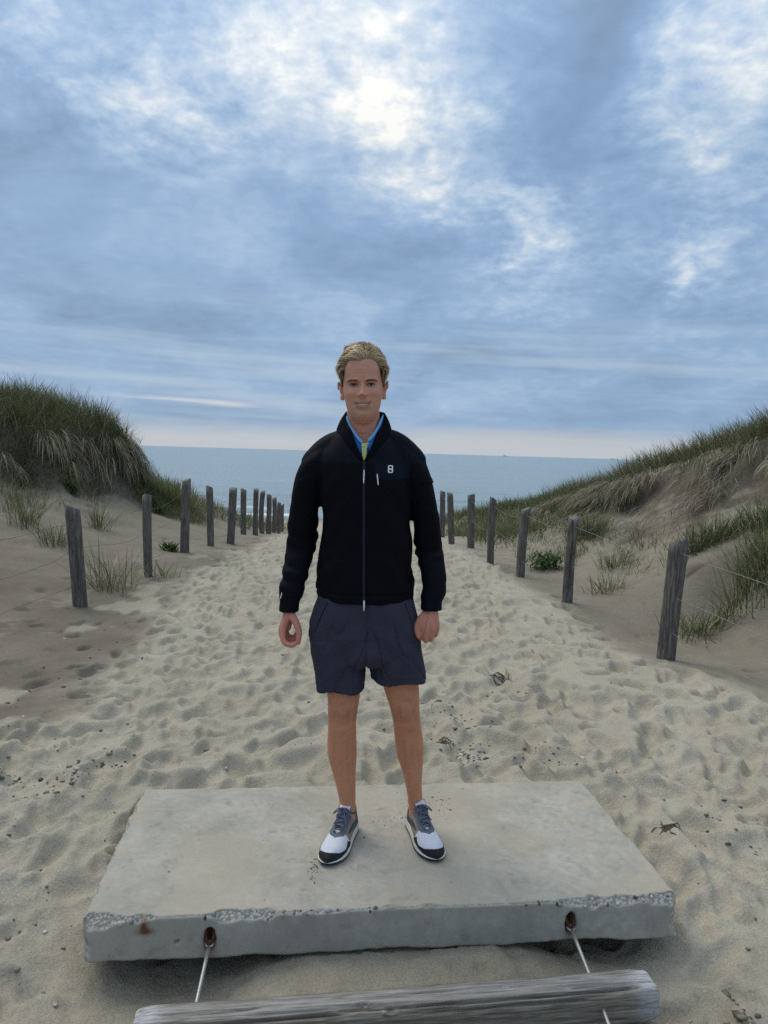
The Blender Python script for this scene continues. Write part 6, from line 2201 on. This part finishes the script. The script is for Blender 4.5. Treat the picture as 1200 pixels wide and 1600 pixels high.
def build_shoe(root, heel, toe, side):
    """side: -1 for the foot at the picture left (its inner side faces +x)"""
    heel, toe = np.array(heel, float), np.array(toe, float)
    d = (toe - heel)
    Ls = np.linalg.norm(d)
    d /= Ls
    lat = np.array([-d[1], d[0], 0.0])           # to the right of the walking direction seen from the camera side
    sc = Ls / 0.31

    def place(s, t, z):
        s, t, z = (np.asarray(q, float) for q in (s, t, z))
        return heel + sc * (s[..., None] * d + t[..., None] * lat * -1) + np.array([0, 0, 1.0]) * (sc * z)[..., None] - PO + np.array([0, 0, 0.0])
    shoe = bpy.data.objects.new('shoe', None)
    COL.objects.link(shoe)
    shoe.parent = root
    shoe.empty_display_size = 0.05
    ns, nt = 170, 120
    s = np.linspace(0.0, 0.31, ns) 
    s = 0.155 - 0.155 * np.cos(np.linspace(0, math.pi, ns))
    th = np.linspace(0, math.pi, nt)
    S, T = np.meshgrid(s, th, indexing='ij')
    W = shoe_w(S, 0)
    zs = np.interp(S, [0, 0.10, 0.2, 0.27, 0.31], [0.033, 0.030, 0.023, 0.016, 0.013])
    Hh = np.interp(S, [0, 0.010, 0.035, 0.075, 0.112, 0.135, 0.165, 0.20, 0.235, 0.27, 0.295, 0.31], [0.070, 0.096, 0.100, 0.090, 0.108, 0.102, 0.086, 0.070, 0.060, 0.053, 0.043, 0.028])
    Cc = shoe_c(S) * side * -1
    ct, st = np.cos(T), np.sin(T)
    e = 2.5
    q = (np.abs(ct) ** e + np.abs(st) ** e) ** (-1 / e)
    lean = np.interp(S, [0, 0.1, 0.16, 0.22], [0.80, 0.72, 0.66, 0.85])
    zz = st * q
    tx = ct * q * W * (1 - (1 - lean) * np.clip(zz, 0, 1) ** 1.5)
    P3 = np.stack([S, Cc + tx, zs + (Hh - zs) * zz], -1)
    du = np.gradient(P3, axis=0)
    dv = np.gradient(P3, axis=1)
    Nn = np.cross(du, dv)
    Nn /= np.linalg.norm(Nn, axis=2)[..., None] + 1e-12
    if Nn[ns // 2, nt // 2, 2] < 0:
        Nn = -Nn
    Scen = (S[:-1, :-1] + S[1:, 1:]) / 2
    Tcen = (T[:-1, :-1] + T[1:, 1:]) / 2
    Zc = (P3[:-1, :-1, 2] + P3[1:, 1:, 2]) / 2
    Xc = (P3[:-1, :-1, 1] + P3[1:, 1:, 1]) / 2
    inner_sign = side * -1                        # sign of t on the inner side
    idx = np.arange(ns * nt).reshape(ns, nt)
    quads = np.stack([idx[:-1, :-1], idx[1:, :-1], idx[1:, 1:], idx[:-1, 1:]], -1)

    def patch(name, pred, off, mat, parent=shoe):
        f = quads[pred]
        used, inv = np.unique(f.ravel(), return_inverse=True)
        Pq = (P3 + Nn * off).reshape(-1, 3)[used]
        o = link(name, mesh_np(name, place(Pq[:, 0], Pq[:, 1], Pq[:, 2]), [inv.reshape(-1, 4)]), mat, parent)
        md = o.modifiers.new('thick', 'SOLIDIFY')
        md.thickness = 0.0016
        md.offset = -1
        return o
    up = (Zc - zs[:-1, :-1]) / (Hh[:-1, :-1] - zs[:-1, :-1])     # 0 at the sole, 1 on the ridge
    throat = (Scen < 0.100) & (up > 0.86)
    patch('upper', ~throat, 0.0, SHOE['tan'])
    bump_top = np.interp(Scen, [0.165, 0.19, 0.205, 0.225, 0.25, 0.275, 0.31], [0.0, 0.22, 0.50, 0.34, 0.36, 0.55, 1.3])
    patch('toe_box', (Scen > 0.190) & (up > bump_top * 0.9 - 0.05), 0.0010, SHOE['white'])
    patch('toe_bumper', (Scen > 0.178) & (up < bump_top), 0.0022, SHOE['black'])
    ax = np.abs(Tcen - math.pi / 2)
    stay = (Scen > 0.100) & (Scen < 0.222) & (ax < np.interp(Scen, [0.10, 0.18, 0.205, 0.222], [0.86, 0.80, 0.62, 0.10]))
    patch('eyestay', stay & ~((ax < np.interp(Scen, [0.10, 0.19, 0.203], [0.42, 0.34, 0.02])) & (Scen < 0.203)), 0.0024, SHOE['grey'])
    patch('heel_counter', (Scen < 0.075) & (up < np.interp(Scen, [0, 0.04, 0.075], [0.72, 0.62, 0.25])), 0.0018, SHOE['grey'])
    patch('heel_tab', (Scen < 0.028) & (up > 0.70), 0.0022, SHOE['white'])
    # curved tapering side mark
    for sg in (-1, 1):
        u = (Scen - 0.045) / 0.125
        mid = 0.28 + 0.34 * (1 - u) ** 2.2 * 0.2 + 0.42 * u ** 1.6 * 0.9
        wd = 0.16 * np.clip(1.15 - u, 0, 1) * sstep(-0.02, 0.18, u)
        patch('side_mark', (np.sign(Xc - Cc[:-1, :-1]) == sg) & (u > 0) & (u < 1.0) & (np.abs(up - mid * 0.8) < wd), 0.0022, SHOE['dark'])
    # tongue and lining
    tz = np.linspace(0, 1, 12)
    ts = 0.180 - 0.098 * tz
    tongue = []
    for v in np.linspace(-1, 1, 9):
        hgt = np.interp(ts, [0.075, 0.10, 0.135, 0.165, 0.20], [0.130, 0.121, 0.106, 0.090, 0.074])
        tongue.append(np.stack([ts + 0.004 * v * v, 0 * ts + np.interp(ts, [0.08, 0.12, 0.2], [0.0225, 0.022, 0.013]) * v + np.interp(ts, [0.1, 0.2], [0, 0.002]) * -side, hgt - 0.006 * v * v], -1))
    tongue = np.array(tongue)
    tm = mesh_np('tongue', place(tongue[..., 0], tongue[..., 1], tongue[..., 2]).reshape(-1, 3), grid_faces(12, 9))
    o = link('tongue', tm, SHOE['grey'], shoe)
    md = o.modifiers.new('thick', 'SOLIDIFY'); md.thickness = 0.006; md.offset = 0
    tab = tongue[:, 8:, :].copy()
    tab[..., 2] += 0.0036
    tab[..., 0] += 0.0012
    tq = link('tongue_tab', mesh_np('tongue_tab', place(tab[..., 0], tab[..., 1] * 0.92, tab[..., 2]).reshape(-1, 3), grid_faces(4, 9)), SHOE['white'], shoe)
    md = tq.modifiers.new('thick', 'SOLIDIFY'); md.thickness = 0.004; md.offset = 0
    a = np.linspace(0, 2 * math.pi, 29)
    cs = 0.062 + 0.046 * np.cos(a)
    rim = np.stack([cs, 0.0285 * np.sin(a), np.interp(cs, [0.015, 0.04, 0.075, 0.108], [0.099, 0.092, 0.088, 0.108])], -1)
    v_, f_ = tube_np(place(rim[:, 0], rim[:, 1], rim[:, 2]), 0.0048 * sc, 8, cap=False)
    link('collar_padding', mesh_np('collar_padding', v_, f_), SHOE['lining'], shoe)
    v_, f_ = tube_np(place(rim[:, 0], rim[:, 1] * 0.84, rim[:, 2] + 0.001), 0.0034 * sc, 8, cap=False)
    link('lining', mesh_np('lining', v_, f_), SHOE['red'], shoe)
    # laces: crossing bars, then a bow
    hz = lambda q: np.interp(q, [0.10, 0.135, 0.165, 0.20], [0.124, 0.109, 0.092, 0.076]) + 0.003
    for k, q in enumerate(np.linspace(0.118, 0.196, 6)):
        wd = np.interp(q, [0.11, 0.2], [0.026, 0.016])
        t = np.linspace(-1, 1, 11)
        sl = 0.006 * (1 if k % 2 else -1)
        ss = q + sl * t
        v_, f_ = tube_np(place(ss, wd * t, hz(ss) + 0.004 - 0.0085 * t * t), np.full((11, 2), (0.0036 * sc, 0.0018 * sc)), 8)
        link('lace', mesh_np('lace', v_, f_), SHOE['lace'], shoe)
    for k, (ts_, tt, ee) in enumerate(((1, 0.034, 0.012), (-1, 0.034, 0.012), (1, 0.022, -0.010), (-1, 0.024, -0.012))):
        t = np.linspace(0, 1, 15)
        if k < 2:
            loop = np.stack([0.122 + ee * np.sin(t * math.pi * 2) * 1.0 + 0.022 * t * (1 - t) * 4, ts_ * tt * np.sin(t * math.pi), 0.128 + 0.004 * np.sin(t * math.pi) - 0.018 * np.sin(t * math.pi) ** 2], -1)
        else:
            loop = np.stack([0.122 + 0.055 * t, ts_ * tt * t, hz(0.122 + 0.055 * t) + 0.008 - 0.006 * t], -1)
        v_, f_ = tube_np(place(loop[:, 0], loop[:, 1], loop[:, 2]), 0.0021 * sc, 6)
        link('lace', mesh_np('lace', v_, f_), SHOE['lace'], shoe)
    # sole: cream midsole with an air window, dark tread
    a = np.linspace(0, 2 * math.pi, 140, endpoint=False)
    so = 0.155 - 0.155 * np.cos(a)
    tt = np.where(np.sin(a) >= 0, 1, -1) * shoe_w(so, 0)
    cen = shoe_c(so) * -side

    def wall(name, z0, z1, g0, g1, mat, n=7, win=None):
        rows = []
        for k in np.linspace(0, 1, n):
            g = g0 + (g1 - g0) * k + 0.0022 * math.sin(k * math.pi)
            zz_ = z0(so) + (z1(so) - z0(so)) * k
            ww = np.where(np.abs(tt) < 0.003, 0, np.sign(tt)) * (np.abs(tt) + g)
            if win is not None:
                ww = ww - np.sign(tt) * 0.0045 * sstep(0.030, 0.038, so) * sstep(0.100, 0.092, so) * math.exp(-((k - 0.5) / 0.22) ** 2)
            ss = so + g * -np.cos(a) * 0.9
            rows.append(place(ss, cen + ww, zz_))
        V = np.concatenate(rows + [place(np.array([0.155]), np.array([0.0]), np.array([z0(0.155)]))])
        m_ = len(a)
        i = np.arange(n * m_).reshape(n, m_)
        j = np.roll(i, -1, 1)
        F = [np.stack([i[:-1].ravel(), j[:-1].ravel(), j[1:].ravel(), i[1:].ravel()], 1), np.stack([np.full(m_, n * m_), j[0], i[0]], 1)]
        # closed on top so that nothing shows through
        V = np.concatenate([V, place(np.array([0.155]), np.array([0.0]), np.array([z1(0.155) - 0.002]))])
        F.append(np.stack([np.full(m_, n * m_ + 1), i[-1], j[-1]], 1))
        return link(name, mesh_np(name, V, F), mat, shoe)
    toe_up = lambda q: np.interp(q, [0, 0.2, 0.31], [0.0, 0.0, 0.008])
    wall('midsole', lambda q: 0.006 + toe_up(q), lambda q: np.interp(q, [0, 0.10, 0.2, 0.27, 0.31], [0.038, 0.034, 0.027, 0.020, 0.015]) + 0 * q, 0.003, 0.0020, SHOE['cream'], 9, True)
    wall('outsole', lambda q: 0.0 + toe_up(q), lambda q: 0.0065 + toe_up(q) * 1.1, 0.0015, 0.0035, SHOE['black'], 4)
    wall_t = (so > 0.285)
    return shoe


SHOE = {}


def build_person():
    SHOE.update(
        tan=fabric('shoe_tan', (0.235, 0.200, 0.160), 0.85, 700), white=fabric('shoe_white_mesh', (0.55, 0.56, 0.64), 0.8, 900), black=simple_mat('shoe_black', (0.012, 0.013, 0.017), 0.6, 0.3, 90, 0.1),
        grey=fabric('shoe_slate', (0.115, 0.130, 0.150), 0.8, 700), dark=simple_mat('shoe_dark_mark', (0.040, 0.050, 0.068), 0.55, 0.2, 90, 0.1), lace=fabric('shoe_lace', (0.105, 0.115, 0.165), 0.85, 1200),
        cream=simple_mat('shoe_cream', (0.62, 0.61, 0.54), 0.55, 0.06, 60, 0.05), lining=fabric('shoe_collar', (0.10, 0.085, 0.085), 0.85, 700), red=fabric('shoe_lining', (0.10, 0.030, 0.022), 0.85, 700))
    root = empty('person', PO, 0, 'man in black zip jacket, navy shorts and trainers standing on the concrete slab, smiling', 'person')
    body = build_body(root)
    build_face(root, body)
    build_hair(root)
    build_shirt(root)
    build_jacket(root)
    build_shorts(root)
    build_shoe(root, (-0.0935, 2.842, 0.003), (-0.160, 2.540, 0.003), -1)
    build_shoe(root, (0.1500, 2.886, 0.003), (0.218, 2.586, 0.003), 1)
    return root


build_person()
